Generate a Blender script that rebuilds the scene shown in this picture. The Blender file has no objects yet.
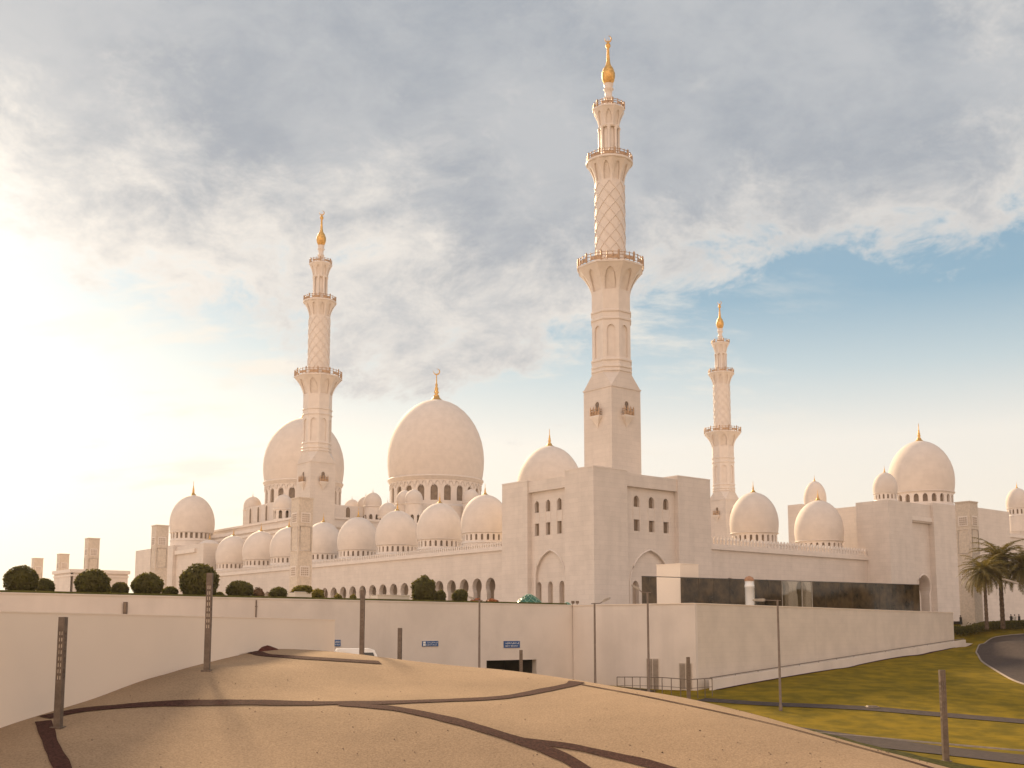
import bpy, math, random
import numpy as np
random.seed(7); rng = np.random.default_rng(7)
R = math.radians; PI = math.pi
sc = bpy.context.scene
COL = sc.collection

# ------------------------------------------------------------------ camera, sky, sun, exposure
F, PITCH, PPY = 1100.0, R(7.0), 497.0
cam = bpy.data.cameras.new('camera'); camo = bpy.data.objects.new('camera', cam); COL.objects.link(camo)
cam.sensor_width = 36; cam.lens = 36*F/1024; cam.shift_y = (PPY-384)/1024
cam.clip_start = 0.5; cam.clip_end = 20000
camo.location = (0, 0, 0); camo.rotation_euler = (PI/2+PITCH, 0, 0)
sc.camera = camo
SUN_AZ, SUN_EL = R(-24), R(26.5)          # clockwise from +Y, above the horizon
SUNDIR = (math.sin(SUN_AZ)*math.cos(SUN_EL), math.cos(SUN_AZ)*math.cos(SUN_EL), math.sin(SUN_EL))
GLOWDIR = (math.sin(R(-35))*math.cos(R(13)), math.cos(R(-35))*math.cos(R(13)), math.sin(R(13)))
sun = bpy.data.lights.new('sun', 'SUN'); sun.energy = 5.0; sun.angle = R(8); sun.color = (1, .74, .46)
suno = bpy.data.objects.new('sun', sun); COL.objects.link(suno)
suno.rotation_euler = (PI/2-SUN_EL, 0, PI-SUN_AZ)
sc.view_settings.view_transform = 'Standard'; sc.view_settings.look = 'None'
sc.view_settings.gamma = 1; sc.view_settings.exposure = 0.45
sc.cycles.use_denoising = True
try: sc.cycles.denoiser = 'OPENIMAGEDENOISE'
except Exception: pass
sc.cycles.max_bounces = 6; sc.cycles.volume_bounces = 1

class NT:
    """small helper round a node tree"""
    def __init__(s, tree): s.t = tree; s.t.nodes.clear()
    def n(s, typ, **kw):
        nd = s.t.nodes.new(typ)
        for k, v in kw.items(): setattr(nd, k, v)
        return nd
    def put(s, sock, val):
        if isinstance(val, bpy.types.NodeSocket): s.t.links.new(val, sock)
        elif val is not None:
            if isinstance(val, (tuple, list)) and len(val) == 3 and sock.type == 'RGBA': val = (*val, 1)
            sock.default_value = val
    def math(s, op, a, b=None, c=None, clamp=False):
        nd = s.n('ShaderNodeMath', operation=op, use_clamp=clamp)
        for i, x in enumerate((a, b, c)): s.put(nd.inputs[i], x) if x is not None else None
        return nd.outputs[0]
    def vmath(s, op, a, b=None, scale=None):
        nd = s.n('ShaderNodeVectorMath', operation=op)
        s.put(nd.inputs[0], a)
        if b is not None: s.put(nd.inputs[1], b)
        if scale is not None: s.put(nd.inputs[3], scale)
        return nd.outputs[1] if op == 'DOT_PRODUCT' else nd.outputs[0]
    def smooth(s, x, lo, hi):
        nd = s.n('ShaderNodeMapRange', interpolation_type='SMOOTHSTEP')
        s.put(nd.inputs[0], x); nd.inputs[1].default_value = lo; nd.inputs[2].default_value = hi
        return nd.outputs[0]
    def mix(s, f, a, b, blend='MIX'):
        nd = s.n('ShaderNodeMix', data_type='RGBA', blend_type=blend)
        s.put(nd.inputs[0], f); s.put(nd.inputs[6], a); s.put(nd.inputs[7], b)
        return nd.outputs[2]
    def noise(s, vec, scale, detail=4, rough=.55, dist=0.0):
        nd = s.n('ShaderNodeTexNoise'); s.put(nd.inputs['Vector'], vec)
        nd.inputs['Scale'].default_value = scale; nd.inputs['Detail'].default_value = detail
        nd.inputs['Roughness'].default_value = rough; nd.inputs['Distortion'].default_value = dist
        return nd.outputs['Fac']
    def ramp(s, x, stops):
        nd = s.n('ShaderNodeValToRGB'); s.put(nd.inputs[0], x)
        el = nd.color_ramp.elements
        while len(el) < len(stops): el.new(.5)
        for e, (p, c) in zip(el, stops): e.position = p; e.color = (*c, 1)
        return nd.outputs[0]
    def sep(s, v):
        nd = s.n('ShaderNodeSeparateXYZ'); s.put(nd.inputs[0], v); return nd.outputs
    def comb(s, x, y, z):
        nd = s.n('ShaderNodeCombineXYZ')
        for i, a in enumerate((x, y, z)): s.put(nd.inputs[i], a)
        return nd.outputs[0]

CLOUD_SEED = 21.9
def build_world():
    w = bpy.data.worlds.new('World'); sc.world = w; w.use_nodes = True
    t = NT(w.node_tree)
    d = t.n('ShaderNodeTexCoord').outputs['Generated']
    x, y, z = t.sep(d)
    sky = t.n('ShaderNodeTexSky', sky_type='NISHITA'); sky.sun_disc = False
    sky.sun_elevation = SUN_EL; sky.sun_rotation = SUN_AZ
    sky.air_density = 1.2; sky.dust_density = 2.0; sky.ozone_density = 1.5
    nish = t.vmath('SCALE', sky.outputs[0], scale=0.10)
    el = t.math('ARCSINE', z); az = t.math('ARCTAN2', x, y)
    zz = t.math('ADD', t.math('ABSOLUTE', z), .40)
    P = t.comb(t.math('DIVIDE', x, zz), t.math('DIVIDE', y, zz), CLOUD_SEED)
    # clear air: cream at the horizon, blue above, and the physical sky in it
    clear = t.ramp(t.math('MULTIPLY', el, 1.6), [(0, (.92, .82, .68)), (.12, (.90, .81, .70)), (.27, (.86, .815, .74)),
                                              (.37, (.52, .62, .65)), (.47, (.255, .42, .535)), (1, (.11, .22, .38))])
    clear = t.mix(.12, clear, nish)
    # cloud field: one broad deck with a slanting lower edge, broken up by finer noise
    warp = t.noise(P, 2.0, 3)
    Pw = t.vmath('ADD', P, t.comb(t.math('MULTIPLY', warp, .25), t.math('MULTIPLY', warp, -.18), 0))
    n1 = t.noise(Pw, 2.6, 8, .60)
    n2 = t.noise(Pw, 7.0, 10, .70)
    big = t.noise(t.vmath('ADD', P, (3.7, 1.9, 0)), 1.15, 3, .5)
    n3 = t.noise(t.vmath('MULTIPLY', P, (1.0, 2.4, 1)), 4.5, 8, .62)
    edge = t.math('SUBTRACT', t.math('SUBTRACT', el, .228), t.math('ADD', t.math('MULTIPLY', t.math('MAXIMUM', az, -.02), .285), t.math('MULTIPLY', t.math('MAXIMUM', t.math('SUBTRACT', -.02, az), 0), .24)))
    edge = t.math('MINIMUM', t.math('MAXIMUM', edge, -.5), .17)
    n1c = t.math('SUBTRACT', n1, .5); n2c = t.math('SUBTRACT', n2, .5); bigc = t.math('SUBTRACT', big, .5)
    D = t.math('ADD', t.math('MULTIPLY', edge, 6.0), t.math('MULTIPLY', n1c, 2.6))
    D = t.math('ADD', D, t.math('ADD', t.math('MULTIPLY', n2c, 1.5), t.math('MULTIPLY', bigc, 1.2)))
    cover = t.smooth(D, -.02, .34)
    T = t.math('ADD', t.math('MULTIPLY', edge, 4.2), t.math('ADD', t.math('MULTIPLY', n1c, 1.5), t.math('MULTIPLY', n2c, 1.7)))
    T = t.math('ADD', T, t.math('MULTIPLY', bigc, 2.0))
    cs = t.math('MAXIMUM', t.vmath('DOT_PRODUCT', d, GLOWDIR), 0)
    g0 = t.math('POWER', cs, 7); g1 = t.math('POWER', cs, 60); g2 = t.math('POWER', cs, 20)
    T = t.math('SUBTRACT', T, t.math('MULTIPLY', g0, .26))
    thick = t.smooth(T, -.2, .6)
    # thin low streaks under the main deck
    low = t.math('MULTIPLY', t.smooth(n3, .50, .70), t.math('MULTIPLY', t.smooth(el, .05, .14), .85))
    low = t.math('MULTIPLY', low, t.math('SUBTRACT', 1, t.smooth(az, .05, .36)))
    n4 = t.noise(Pw, 4.3, 10, .68)
    grey = t.mix(t.smooth(t.math('ADD', t.math('MULTIPLY', n4, .7), t.math('MULTIPLY', big, .3)), .36, .64), (.33, .368, .42), (.485, .505, .53))
    cloud = t.mix(thick, (.82, .775, .715), grey)
    col = t.mix(low, clear, (.86, .80, .71))
    col = t.mix(cover, col, cloud)
    # light scattered towards us round the sun, and a warm fill glow added to the unseen sky behind the camera
    gl = t.vmath('ADD', t.vmath('SCALE', (.50, .455, .37), scale=g1), t.vmath('SCALE', (.15, .12, .085), scale=g2))
    col = t.vmath('ADD', col, gl)
    back = t.smooth(t.math('MULTIPLY', y, -1), -.15, .5)
    backc = t.mix(t.smooth(z, 0, .9), (1.66, 1.22, .92), (.90, .84, .84))
    backc = t.vmath('SCALE', backc, scale=t.math('SUBTRACT', 1, t.math('MULTIPLY', x, .22)))
    col = t.mix(back, col, backc)
    below = t.smooth(t.math('MULTIPLY', z, -1), 0, .05)
    col = t.mix(below, col, (.42, .33, .24))
    bg = t.n('ShaderNodeBackground'); t.put(bg.inputs[0], col); bg.inputs[1].default_value = 0.78
    o = t.n('ShaderNodeOutputWorld'); t.t.links.new(bg.outputs[0], o.inputs[0])
build_world()

# ------------------------------------------------------------------ picture <-> place
CT, ST = math.cos(PITCH), math.sin(PITCH)
def ray(px, py):
    u = (px-512)/F; v = (PPY-py)/F
    return (u, CT-ST*v, ST+CT*v)
def at(px, py, Y):
    r = ray(px, py); k = Y/r[1]
    return (r[0]*k, Y, r[2]*k)
def zat(p, py):
    r = ray(512, py); return p[1]*r[2]/r[1]
AL = R(39); E2 = (math.cos(AL), math.sin(AL)); E1 = (-E2[1], E2[0])
N0 = (17.9, 196.0)
def W(X, Y): return (N0[0]+X*E2[0]+Y*E1[0], N0[1]+X*E2[1]+Y*E1[1])
def toM(x, y):
    dx, dy = x-N0[0], y-N0[1]
    return (dx*E2[0]+dy*E2[1], dx*E1[0]+dy*E1[1])
def _sol(b, e, px, z):
    u = (px-512)/F
    return (u*(b[1]*CT+z*ST)-b[0])/(e[0]-u*e[1]*CT)
def onX(X, px, z=15): return _sol(W(X, 0), E1, px, z)     # Y on the line X
def onY(Y, px, z=15): return _sol(W(0, Y), E2, px, z)     # X on the line Y
def zM(X, Y, py): return zat(W(X, Y), py)
PLAZA = 2.0

# ------------------------------------------------------------------ mesh helpers
class MB:
    def __init__(s): s.v = []; s.f = []; s.sm = []
    def add(s, vs, fs, smooth=False):
        b = len(s.v); s.v += [tuple(map(float, p)) for p in vs]
        for f in fs: s.f.append(tuple(b+i for i in f)); s.sm.append(smooth)
    def box(s, x0, x1, y0, y1, z0, z1):
        s.add([(x0,y0,z0),(x1,y0,z0),(x1,y1,z0),(x0,y1,z0),(x0,y0,z1),(x1,y0,z1),(x1,y1,z1),(x0,y1,z1)],
              [(3,2,1,0),(4,5,6,7),(0,1,5,4),(1,2,6,5),(2,3,7,6),(3,0,4,7)])
    def prism(s, poly, z0, z1, taper=None):
        n = len(poly); top = taper or poly
        s.add([(*p, z0) for p in poly]+[(*p, z1) for p in top],
              [tuple(range(n))[::-1], tuple(range(n, 2*n))]+[(i, (i+1)%n, n+(i+1)%n, n+i) for i in range(n)])
    def lathe(s, cx, cy, prof, n=32, ph=0.0, smooth=True, cap=True):
        m = len(prof); vs = []
        for r, z in prof:
            for k in range(n):
                a = ph+2*PI*k/n; vs.append((cx+r*math.cos(a), cy+r*math.sin(a), z))
        fs = [(i*n+k, i*n+(k+1)%n, (i+1)*n+(k+1)%n, (i+1)*n+k) for i in range(m-1) for k in range(n)]
        s.add(vs, fs, smooth)
        if cap:
            s.add(vs[:n], [tuple(range(n))[::-1]]); s.add(vs[-n:], [tuple(range(n))])
    def tube(s, pts, r, n=6, smooth=True):
        vs = []; m = len(pts); rs = r if isinstance(r, (list, tuple)) else [r]*m
        for i, p in enumerate(pts):
            a = np.array(pts[max(i-1, 0)]); b = np.array(pts[min(i+1, m-1)])
            t = b-a; t = t/(np.linalg.norm(t)+1e-9)
            up = np.array((0, 0, 1.)) if abs(t[2]) < .9 else np.array((1., 0, 0))
            sx = np.cross(t, up); sx /= np.linalg.norm(sx); sy = np.cross(sx, t)
            for k in range(n):
                q = np.array(p)+rs[i]*(sx*math.cos(2*PI*k/n)+sy*math.sin(2*PI*k/n)); vs.append(tuple(q))
        fs = [(i*n+k, i*n+(k+1)%n, (i+1)*n+(k+1)%n, (i+1)*n+k) for i in range(m-1) for k in range(n)]
        s.add(vs, fs, smooth)
        s.add(vs[:n], [tuple(range(n))[::-1]]); s.add(vs[-n:], [tuple(range(n))])
    def wall(s, mp, u0, u1, z0, z1, ops=(), depth=.5, back=False, gap=.25, sub=0):
        """sheet with openings: ops = (u centre, z foot, outline); reveals go in by depth"""
        cur = u0
        def plain(a, b):
            if b-a < 1e-4: return
            k = max(1, int(math.ceil((b-a)/sub))) if sub else 1
            for i in range(k):
                p, q = a+(b-a)*i/k, a+(b-a)*(i+1)/k
                s.add([mp(p, z0, 0), mp(q, z0, 0), mp(q, z1, 0), mp(p, z1, 0)], [(0, 1, 2, 3)])
        ops = sorted(ops, key=lambda o: o[0])
        for i, (uc, zf, ol) in enumerate(ops):
            hw = max(abs(p[0]) for p in ol)+gap
            a, b = max(uc-hw, cur), min(uc+hw, u1)
            plain(cur, a); cur = b
            zs = [p[1] for p in ol]; c = (0, (min(zs)+max(zs))*.5)
            c = (0, max(zs)-max(abs(p[0]) for p in ol)) if max(zs)-min(zs) > 2*max(abs(p[0]) for p in ol) else c
            rect = [(a-uc, z0-zf), (b-uc, z0-zf), (b-uc, z1-zf), (a-uc, z1-zf)]
            angs = sorted({round(math.atan2(p[1]-c[1], p[0]-c[0]), 6) for p in list(ol)+rect})
            def hit(poly, an):
                dx, dy = math.cos(an), math.sin(an); best = None
                for j in range(len(poly)):
                    p, q = poly[j], poly[(j+1) % len(poly)]
                    ex, ey = q[0]-p[0], q[1]-p[1]; den = dx*ey-dy*ex
                    if abs(den) < 1e-12: continue
                    wx, wy = p[0]-c[0], p[1]-c[1]
                    tt = (wx*ey-wy*ex)/den; ss = (wx*dy-wy*dx)/den
                    if tt > 1e-9 and -1e-5 <= ss <= 1+1e-5 and (best is None or tt < best): best = tt
                best = best or .01
                return (c[0]+dx*best, c[1]+dy*best)
            inn = [hit(ol, an) for an in angs]; out = [hit(rect, an) for an in angs]
            n = len(angs)
            vs = [mp(uc+p[0], zf+p[1], 0) for p in inn]+[mp(uc+p[0], zf+p[1], 0) for p in out]+[mp(uc+p[0], zf+p[1], depth) for p in inn]
            fs = [(k, (k+1) % n, n+(k+1) % n, n+k) for k in range(n)]+[(k, (k+1) % n, 2*n+(k+1) % n, 2*n+k) for k in range(n)]
            if back: fs.append(tuple(range(2*n, 3*n)))
            s.add(vs, fs)
        plain(cur, u1)
    def pane(s, mp, op, depth, grow=.0):
        uc, zf, ol = op
        s.add([mp(uc+p[0]*(1+grow), zf+p[1], depth) for p in ol], [tuple(range(len(ol)))])
    def build(s, name, mat, parent=None, off=(0, 0, 0)):
        me = bpy.data.meshes.new(name)
        me.from_pydata([(a-off[0], b-off[1], c-off[2]) for a, b, c in s.v], [], s.f)
        if mat: me.materials.append(mat)
        me.polygons.foreach_set('use_smooth', s.sm); me.update()
        o = bpy.data.objects.new(name, me); COL.objects.link(o)
        if parent: o.parent = parent
        return o

def arch(w, h, n=7, k=.66):
    r = k*w; cx = -w/2+r; ap = math.sqrt(r*r-cx*cx); sp = h-ap
    a1 = math.acos(-cx/r) if r else 0
    L = [(-w/2, 0)]
    for i in range(n+1):
        a = PI-(PI-a1)*i/n; L.append((cx+r*math.cos(a), sp+r*math.sin(a)))
    return L+[(-x, z) for x, z in L[::-1][1:]]
def rect(w, h): return [(-w/2, 0), (-w/2, h), (w/2, h), (w/2, 0)]
def keyhole(w, h, n=12):
    r = w/2; cz = h-r*1.06; nk = .37*w; L = [(-nk, 0), (-nk, cz-r*.95)]
    for i in range(n+1):
        a = PI*1.22-(PI*1.44)*i/n
        L.append((r*math.cos(a), cz+r*math.sin(a)*(1.06 if math.sin(a) > 0 else 1)))
    return L+[(nk, cz-r*.95), (nk, 0)]

def thing(name, label, cat, loc=(0, 0, 0), rz=0.0, group=None):
    o = bpy.data.objects.new(name, None); COL.objects.link(o)
    o.location = loc; o.rotation_euler = (0, 0, rz); o.empty_display_size = 1
    return tag(o, label, cat, group)
def tag(o, label, cat, group=None):
    o['label'] = label; o['category'] = cat
    if group: o['group'] = group
    return o
def struct(o): o['kind'] = 'structure'; return o
def copy_tree(o, parent=None):
    c = o.copy(); COL.objects.link(c)
    if parent: c.parent = parent
    for ch in list(o.children): copy_tree(ch, c)
    return c

# ------------------------------------------------------------------ materials
def mat(name, col, rough=.6, var=.12, scale=1.0, col2=None, detail=5, bump=0.0, bscale=None, metal=0.0, spec=.5, brick=None, streak=0.0, trans=0.0, blotch=0.0, transl=0.0):
    m = bpy.data.materials.new(name); m.use_nodes = True
    t = NT(m.node_tree); b = t.n('ShaderNodeBsdfPrincipled'); o = t.n('ShaderNodeOutputMaterial')
    t.t.links.new(b.outputs[0], o.inputs[0])
    co = t.n('ShaderNodeTexCoord').outputs['Object']
    c2 = col2 or tuple(c*(1-var*2) for c in col); c1 = col if col2 else tuple(min(1, c*(1+var*.5)) for c in col)
    n = t.noise(co, scale, detail, .6)
    c = t.mix(t.smooth(n, .32, .68), c1, c2)
    if streak:
        n2 = t.noise(t.vmath('MULTIPLY', co, (1, 1, .08)), scale*1.6, 4, .6)
        c = t.mix(t.math('MULTIPLY', t.smooth(n2, .5, .75), streak), c, tuple(k*.72 for k in col))
    if blotch:
        c = t.mix(1.0, c, t.ramp(t.noise(co, .11, 4, .6), [(.3, (1-blotch,)*3), (.7, (1+blotch*.5,)*3)]), 'MULTIPLY')
    if brick:
        bw, bh, dark = brick
        x, y, z = t.sep(co)
        v = t.comb(t.math('ADD', x, y), z, 0)
        bk = t.n('ShaderNodeTexBrick'); t.put(bk.inputs['Vector'], v)
        bk.inputs['Scale'].default_value = 1; bk.inputs['Brick Width'].default_value = bw; bk.inputs['Row Height'].default_value = bh
        bk.inputs['Mortar Size'].default_value = .02; bk.inputs['Mortar Smooth'].default_value = .4
        bk.inputs['Color1'].default_value = (1, 1, 1, 1); bk.inputs['Color2'].default_value = (1-dark*.6,)*3+(1,)
        bk.inputs['Mortar'].default_value = (1-dark*2.2,)*3+(1,)
        c = t.mix(1.0, c, bk.outputs['Color'], 'MULTIPLY')
    t.put(b.inputs['Base Color'], c)
    b.inputs['Roughness'].default_value = rough; b.inputs['Metallic'].default_value = metal
    b.inputs['Specular IOR Level'].default_value = spec
    if transl:
        tl = t.n('ShaderNodeBsdfTranslucent'); t.put(tl.inputs[0], t.mix(1.0, c, (1.6, 1.5, .8), 'MULTIPLY')); mx = t.n('ShaderNodeMixShader'); mx.inputs[0].default_value = transl
        t.t.links.new(b.outputs[0], mx.inputs[1]); t.t.links.new(tl.outputs[0], mx.inputs[2]); t.t.links.new(mx.outputs[0], o.inputs[0])
    if trans: b.inputs['Transmission Weight'].default_value = trans; b.inputs['IOR'].default_value = 1.02
    if bump:
        bn = t.n('ShaderNodeBump'); bn.inputs['Strength'].default_value = bump; bn.inputs['Distance'].default_value = .1
        t.put(bn.inputs['Height'], t.noise(co, bscale or scale*6, 5, .65)); t.put(b.inputs['Normal'], bn.outputs[0])
    return m
MARB = (.66, .58, .515)
M = dict(
    marble=mat('marble', MARB, .6, .035, .35, brick=(2.4, .8, .085), streak=.22),
    dome=mat('dome_marble', (.67, .59, .525), .75, .03, .5, brick=(1.6, .9, .03), spec=.25),
    trim=mat('marble_trim', (.69, .61, .545), .5, .03, .8),
    carved=mat('carved_marble', (.60, .505, .41), .55, .08, 3.0, bump=.2, bscale=7),
    gold=mat('gold', (.74, .45, .15), .55, .15, 2, metal=1),
    rail=mat('gilded_rail', (.48, .31, .19), .5, .15, 3, metal=.25),
    pane=mat('window_shade', (.20, .14, .095), .4, .15, .8),
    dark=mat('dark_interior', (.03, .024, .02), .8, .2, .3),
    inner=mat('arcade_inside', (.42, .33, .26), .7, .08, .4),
    wallw=mat('cast_stone_wall', (.74, .65, .57), .75, .05, .16, streak=.35, bump=.12, bscale=3),
    wallb=mat('coursed_stone_wall', (.70, .605, .51), .75, .04, .3, brick=(3.0, .6, .045), streak=.12),
    wallc=mat('pale_coping', (.86, .735, .61), .7, .025, .12, streak=.06),
    sand=mat('gravel', (.40, .275, .17), .95, .1, 8.0, col2=(.29, .195, .117), detail=9, bump=.55, bscale=9, spec=.1, blotch=.2),
    strip=mat('dark_gravel_and_foot_shadow', (.075, .030, .022), .95, .25, 6, detail=8, bump=.6, bscale=10, spec=.1),
    grass=mat('grass', (.25, .165, .010), .9, .2, .4, col2=(.13, .097, .008), detail=10, bump=.8, bscale=7, spec=.05),
    stone=mat('loose_stone', (.26, .18, .12), .95, .3, 2, spec=.1),
    verge=mat('ground_cover', (.075, .07, .02), .9, .3, 2.5, bump=.8, bscale=9, spec=.05),
    bed=mat('bed_grass', (.10, .095, .025), .9, .2, 1.2, spec=.05),
    asph=mat('asphalt', (.07, .05, .043), .9, .15, 2.0, bump=.3, bscale=30, spec=.2),
    kerb=mat('kerb_stone', (.28, .225, .18), .8, .1, 2),
    sandg=mat('sandy_ground', (.45, .35, .25), .95, .1, .05),
    pave=mat('plaza_paving', (.55, .47, .39), .7, .06, .4),
    bronze=mat('bronze_column', (.17, .125, .095), .5, .15, 3, metal=.35),
    lit=mat('column_glass', (.72, .60, .48), .35, .1, 4),
    lit_dim=mat('dim_column_glass', (.22, .17, .13), .4, .1, 4), heap=mat('red_gravel', (.11, .032, .024), .95, .25, 6, bump=.6, bscale=10, spec=.1),
    pole=mat('lamp_pole', (.20, .15, .12), .5, .1, 3, metal=.3),
    lhead=mat('lamp_head', (.38, .33, .28), .5, .1, 3),
    leaf=mat('topiary_leaf', (.12, .108, .02), .6, .3, 1.5, col2=(.07, .06, .013), spec=.25, transl=.4),
    leaf2=mat('yellow_leaf', (.21, .17, .02), .6, .3, 1.5, spec=.25, transl=.4),
    leaf3=mat('reddish_leaf', (.17, .085, .035), .6, .3, 1.5, spec=.25),
    palm=mat('palm_leaf', (.12, .10, .026), .55, .3, .8, col2=(.17, .125, .034), spec=.3, transl=.35),
    bark=mat('bark', (.13, .085, .055), .9, .3, 4, bump=.6, bscale=8),
    flower=mat('orange_flower', (.45, .14, .04), .7, .3, 3), sunlit_orange=mat('sunlit_orange', (.40, .21, .12), .7, .1, 3),
    glass=mat('dark_glass', (.085, .055, .028), .07, .35, .45, col2=(.014, .010, .007), spec=.32),  # brown mottling in the colour stands in for mirrored trees
    gframe=mat('glass_frame', (.06, .05, .045), .4, .1, 1),
    green=mat('green_glass', (.035, .15, .085), .2, .3, 1.2, col2=(.015, .08, .045)),
    gribs=mat('skylight_rib', (.22, .38, .28), .4, .1, 2),
    blue=mat('blue_sign', (.012, .085, .27), .35, .1, 1),
    white=mat('white_paint', (.80, .79, .76), .35, .03, 1),
    tyre=mat('rubber', (.02, .02, .02), .8, .1, 2),
    vglass=mat('vehicle_glass', (.03, .035, .04), .08, .1, 1),
    door=mat('louvre_door', (.36, .29, .23), .6, .08, 2),
    skin=mat('skin', (.45, .28, .2), .6, .05, 2),
    cloth=mat('black_robe', (.02, .02, .022), .8, .1, 2),
    clothw=mat('white_robe', (.7, .66, .6), .8, .05, 2),
)
def clear_glass():
    m = bpy.data.materials.new('clear_glass'); m.use_nodes = True
    t = NT(m.node_tree); o = t.n('ShaderNodeOutputMaterial')
    a = t.n('ShaderNodeBsdfTransparent'); a.inputs[0].default_value = (.72, .70, .64, 1)
    g = t.n('ShaderNodeBsdfGlossy'); g.inputs['Roughness'].default_value = .03
    mx = t.n('ShaderNodeMixShader')
    mx.inputs[0].default_value = .12; t.t.links.new(a.outputs[0], mx.inputs[1]); t.t.links.new(g.outputs[0], mx.inputs[2])
    t.t.links.new(mx.outputs[0], o.inputs[0]); return m
M['clear'] = clear_glass()

# ------------------------------------------------------------------ ground shapes
def tps(pts, reg=.02):
    P = np.array([(p[0], p[1]) for p in pts])/50; Z = np.array([p[2] for p in pts]); n = len(P)
    def phi(r): return np.where(r > 1e-9, r*r*np.log(np.maximum(r, 1e-9)), 0)
    A = np.zeros((n+3, n+3)); A[:n, :n] = phi(np.linalg.norm(P[:, None]-P[None], axis=2))+reg*np.eye(n)
    A[:n, n] = 1; A[:n, n+1:] = P; A[n:, :n] = A[:n, n:].T
    w = np.linalg.solve(A, np.concatenate([Z, np.zeros(3)]))
    def f(x, y):
        q = np.stack([np.ravel(x), np.ravel(y)], 1)/50
        out = phi(np.linalg.norm(q[:, None]-P[None], axis=2))@w[:n]+w[n]+q@w[n+1:]
        return out.reshape(np.shape(x))
    return f
RIDGE = [(-200, 700, 84), (0, 690, 88), (120, 668, 90), (200, 655, 91), (250, 650, 92), (300, 653, 96), (360, 658.5, 97), (450, 667.5, 94), (520, 673, 91), (580, 681, 87), (640, 691, 83),
         (700, 702, 80), (780, 722, 74), (850, 742, 68), (950, 768, 61), (1100, 812, 54)]
mpts = [at(*p) for p in RIDGE]
for px, py, d in RIDGE:
    q = at(px, py, d+13); mpts.append((q[0], q[1], at(px, py, d)[2]-3.6))
for p in [(0, 735, 60), (100, 698, 69), (170, 674, 76), (205, 664, 80), (58, 725, 62), (207, 666, 75), (-120, 790, 54),
          (58, 768, 55), (200, 768, 58), (400, 768, 60), (600, 768, 60), (800, 768, 58), (200, 712, 66), (400, 705, 70),
          (550, 690, 78), (600, 715, 69), (400, 680, 81), (700, 740, 62), (300, 690, 74), (480, 735, 64), (100, 740, 60),
          (200, 1000, 36), (700, 1000, 36), (-200, 1000, 36), (512, 1700, 12)]:
    mpts.append(at(*p))
mound_z = tps(mpts, .0008)
RP = np.array([r[0] for r in RIDGE]); RD = np.array([r[2] for r in RIDGE])

LB0, LB1 = (-75.6, 68.2), (8.0, 140.0)      # long retaining wall, then front wall to the corner, then the side wall
LC1 = at(697, 604, 129.5)[:2]; LD1 = at(953, 613, 191)[:2]
LWALL = [at(-60, 600, 55)[:2], at(0, 612, 61)[:2], at(335, 620, 100.5)[:2]]   # lower wall by the mound
gp = []
for p in [(697, 690, 130), (820, 671, 158), (955, 650, 191), (715, 702, 118), (870, 709, 112), (1024, 721, 105), (1024, 750, 88), (920, 742, 92),
          (900, 682, 140), (1024, 690, 128), (960, 661, 172), (976, 650, 180), (1000, 640, 180), (1024, 684, 134), (947, 760, 78), (1000, 768, 76), (800, 729, 99),
          (1100, 700, 130), (1100, 640, 185), (660, 688, 134), (600, 684, 136), (1020, 629, 204), (960, 628, 203), (1250, 640, 190), (1250, 720, 110)]:
    gp.append(at(*p))
gp += [(-16, 112, -4.4), (-19, 107, -4.2), (-8, 118, -5.2), (2, 128, -6.8), (8, 134, -7.2), (-30, 104, -4.5), (-60, 75, -5), (-90, 40, -7), (0, 60, -9.5), (30, 60, -9.5), (0, 20, -9.5), (60, 40, -9.5), (120, 60, -8), (150, 200, 1.2), (-20, 80, -8)]
_t = np.array(LD1)-np.array(LC1); _t /= np.linalg.norm(_t); _n = np.array((_t[1], -_t[0])); _o = np.array(LC1)+_n*1.9
for _px in range(715, 956, 24):
    _u = (_px-512)/F; _k = (_u*(_o[1]*CT-5*ST)-_o[0])/(_t[0]-_u*_t[1]*CT); _p = _o+_t*_k
    gp.append((_p[0], _p[1], zat(_p, 690-43*(_px-712)/243)))
ground_z = tps(gp, .01)

def sheet(name, xs, ys, zf, m):
    X, Y = np.meshgrid(xs, ys); Z = zf(X, Y)
    nx = len(xs); v = np.stack([X.ravel(), Y.ravel(), Z.ravel()], 1)
    b = MB(); b.add(v.tolist(), [(j*nx+i, j*nx+i+1, (j+1)*nx+i+1, (j+1)*nx+i) for j in range(len(ys)-1) for i in range(nx-1)], True)
    return struct(b.build(name, m))
b = MB(); b.add([(-6000, -3000, -14), (6000, -3000, -14), (6000, 9000, -14), (-6000, 9000, -14)], [(0, 1, 2, 3)])
struct(b.build('ground', M['sandg']))
sheet('lawn', np.arange(-100, 191, 1.5), np.arange(-20, 211, 1.5), lambda x, y: np.clip(ground_z(x, y), -12, 1.9), M['grass'])
# mound: columns run away from the viewer and fall off behind the crest
b = MB(); cols = np.arange(-420, 1261, 10.0); NR = 90; vs = []
for px in cols:
    dr = np.interp(px, RP, RD); u = (px-512)/F
    d = np.concatenate([np.linspace(6, 40, 14, endpoint=False), np.linspace(40, dr+12, NR-14)])
    x = u*d*1.02; z = mound_z(x, d)
    vs += list(zip(x, d, z))
b.add(vs, [(i*NR+j, (i+1)*NR+j, (i+1)*NR+j+1, i*NR+j+1) for i in range(len(cols)-1) for j in range(NR-1)], True)
struct(b.build('gravel_mound', M['sand']))

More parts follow.
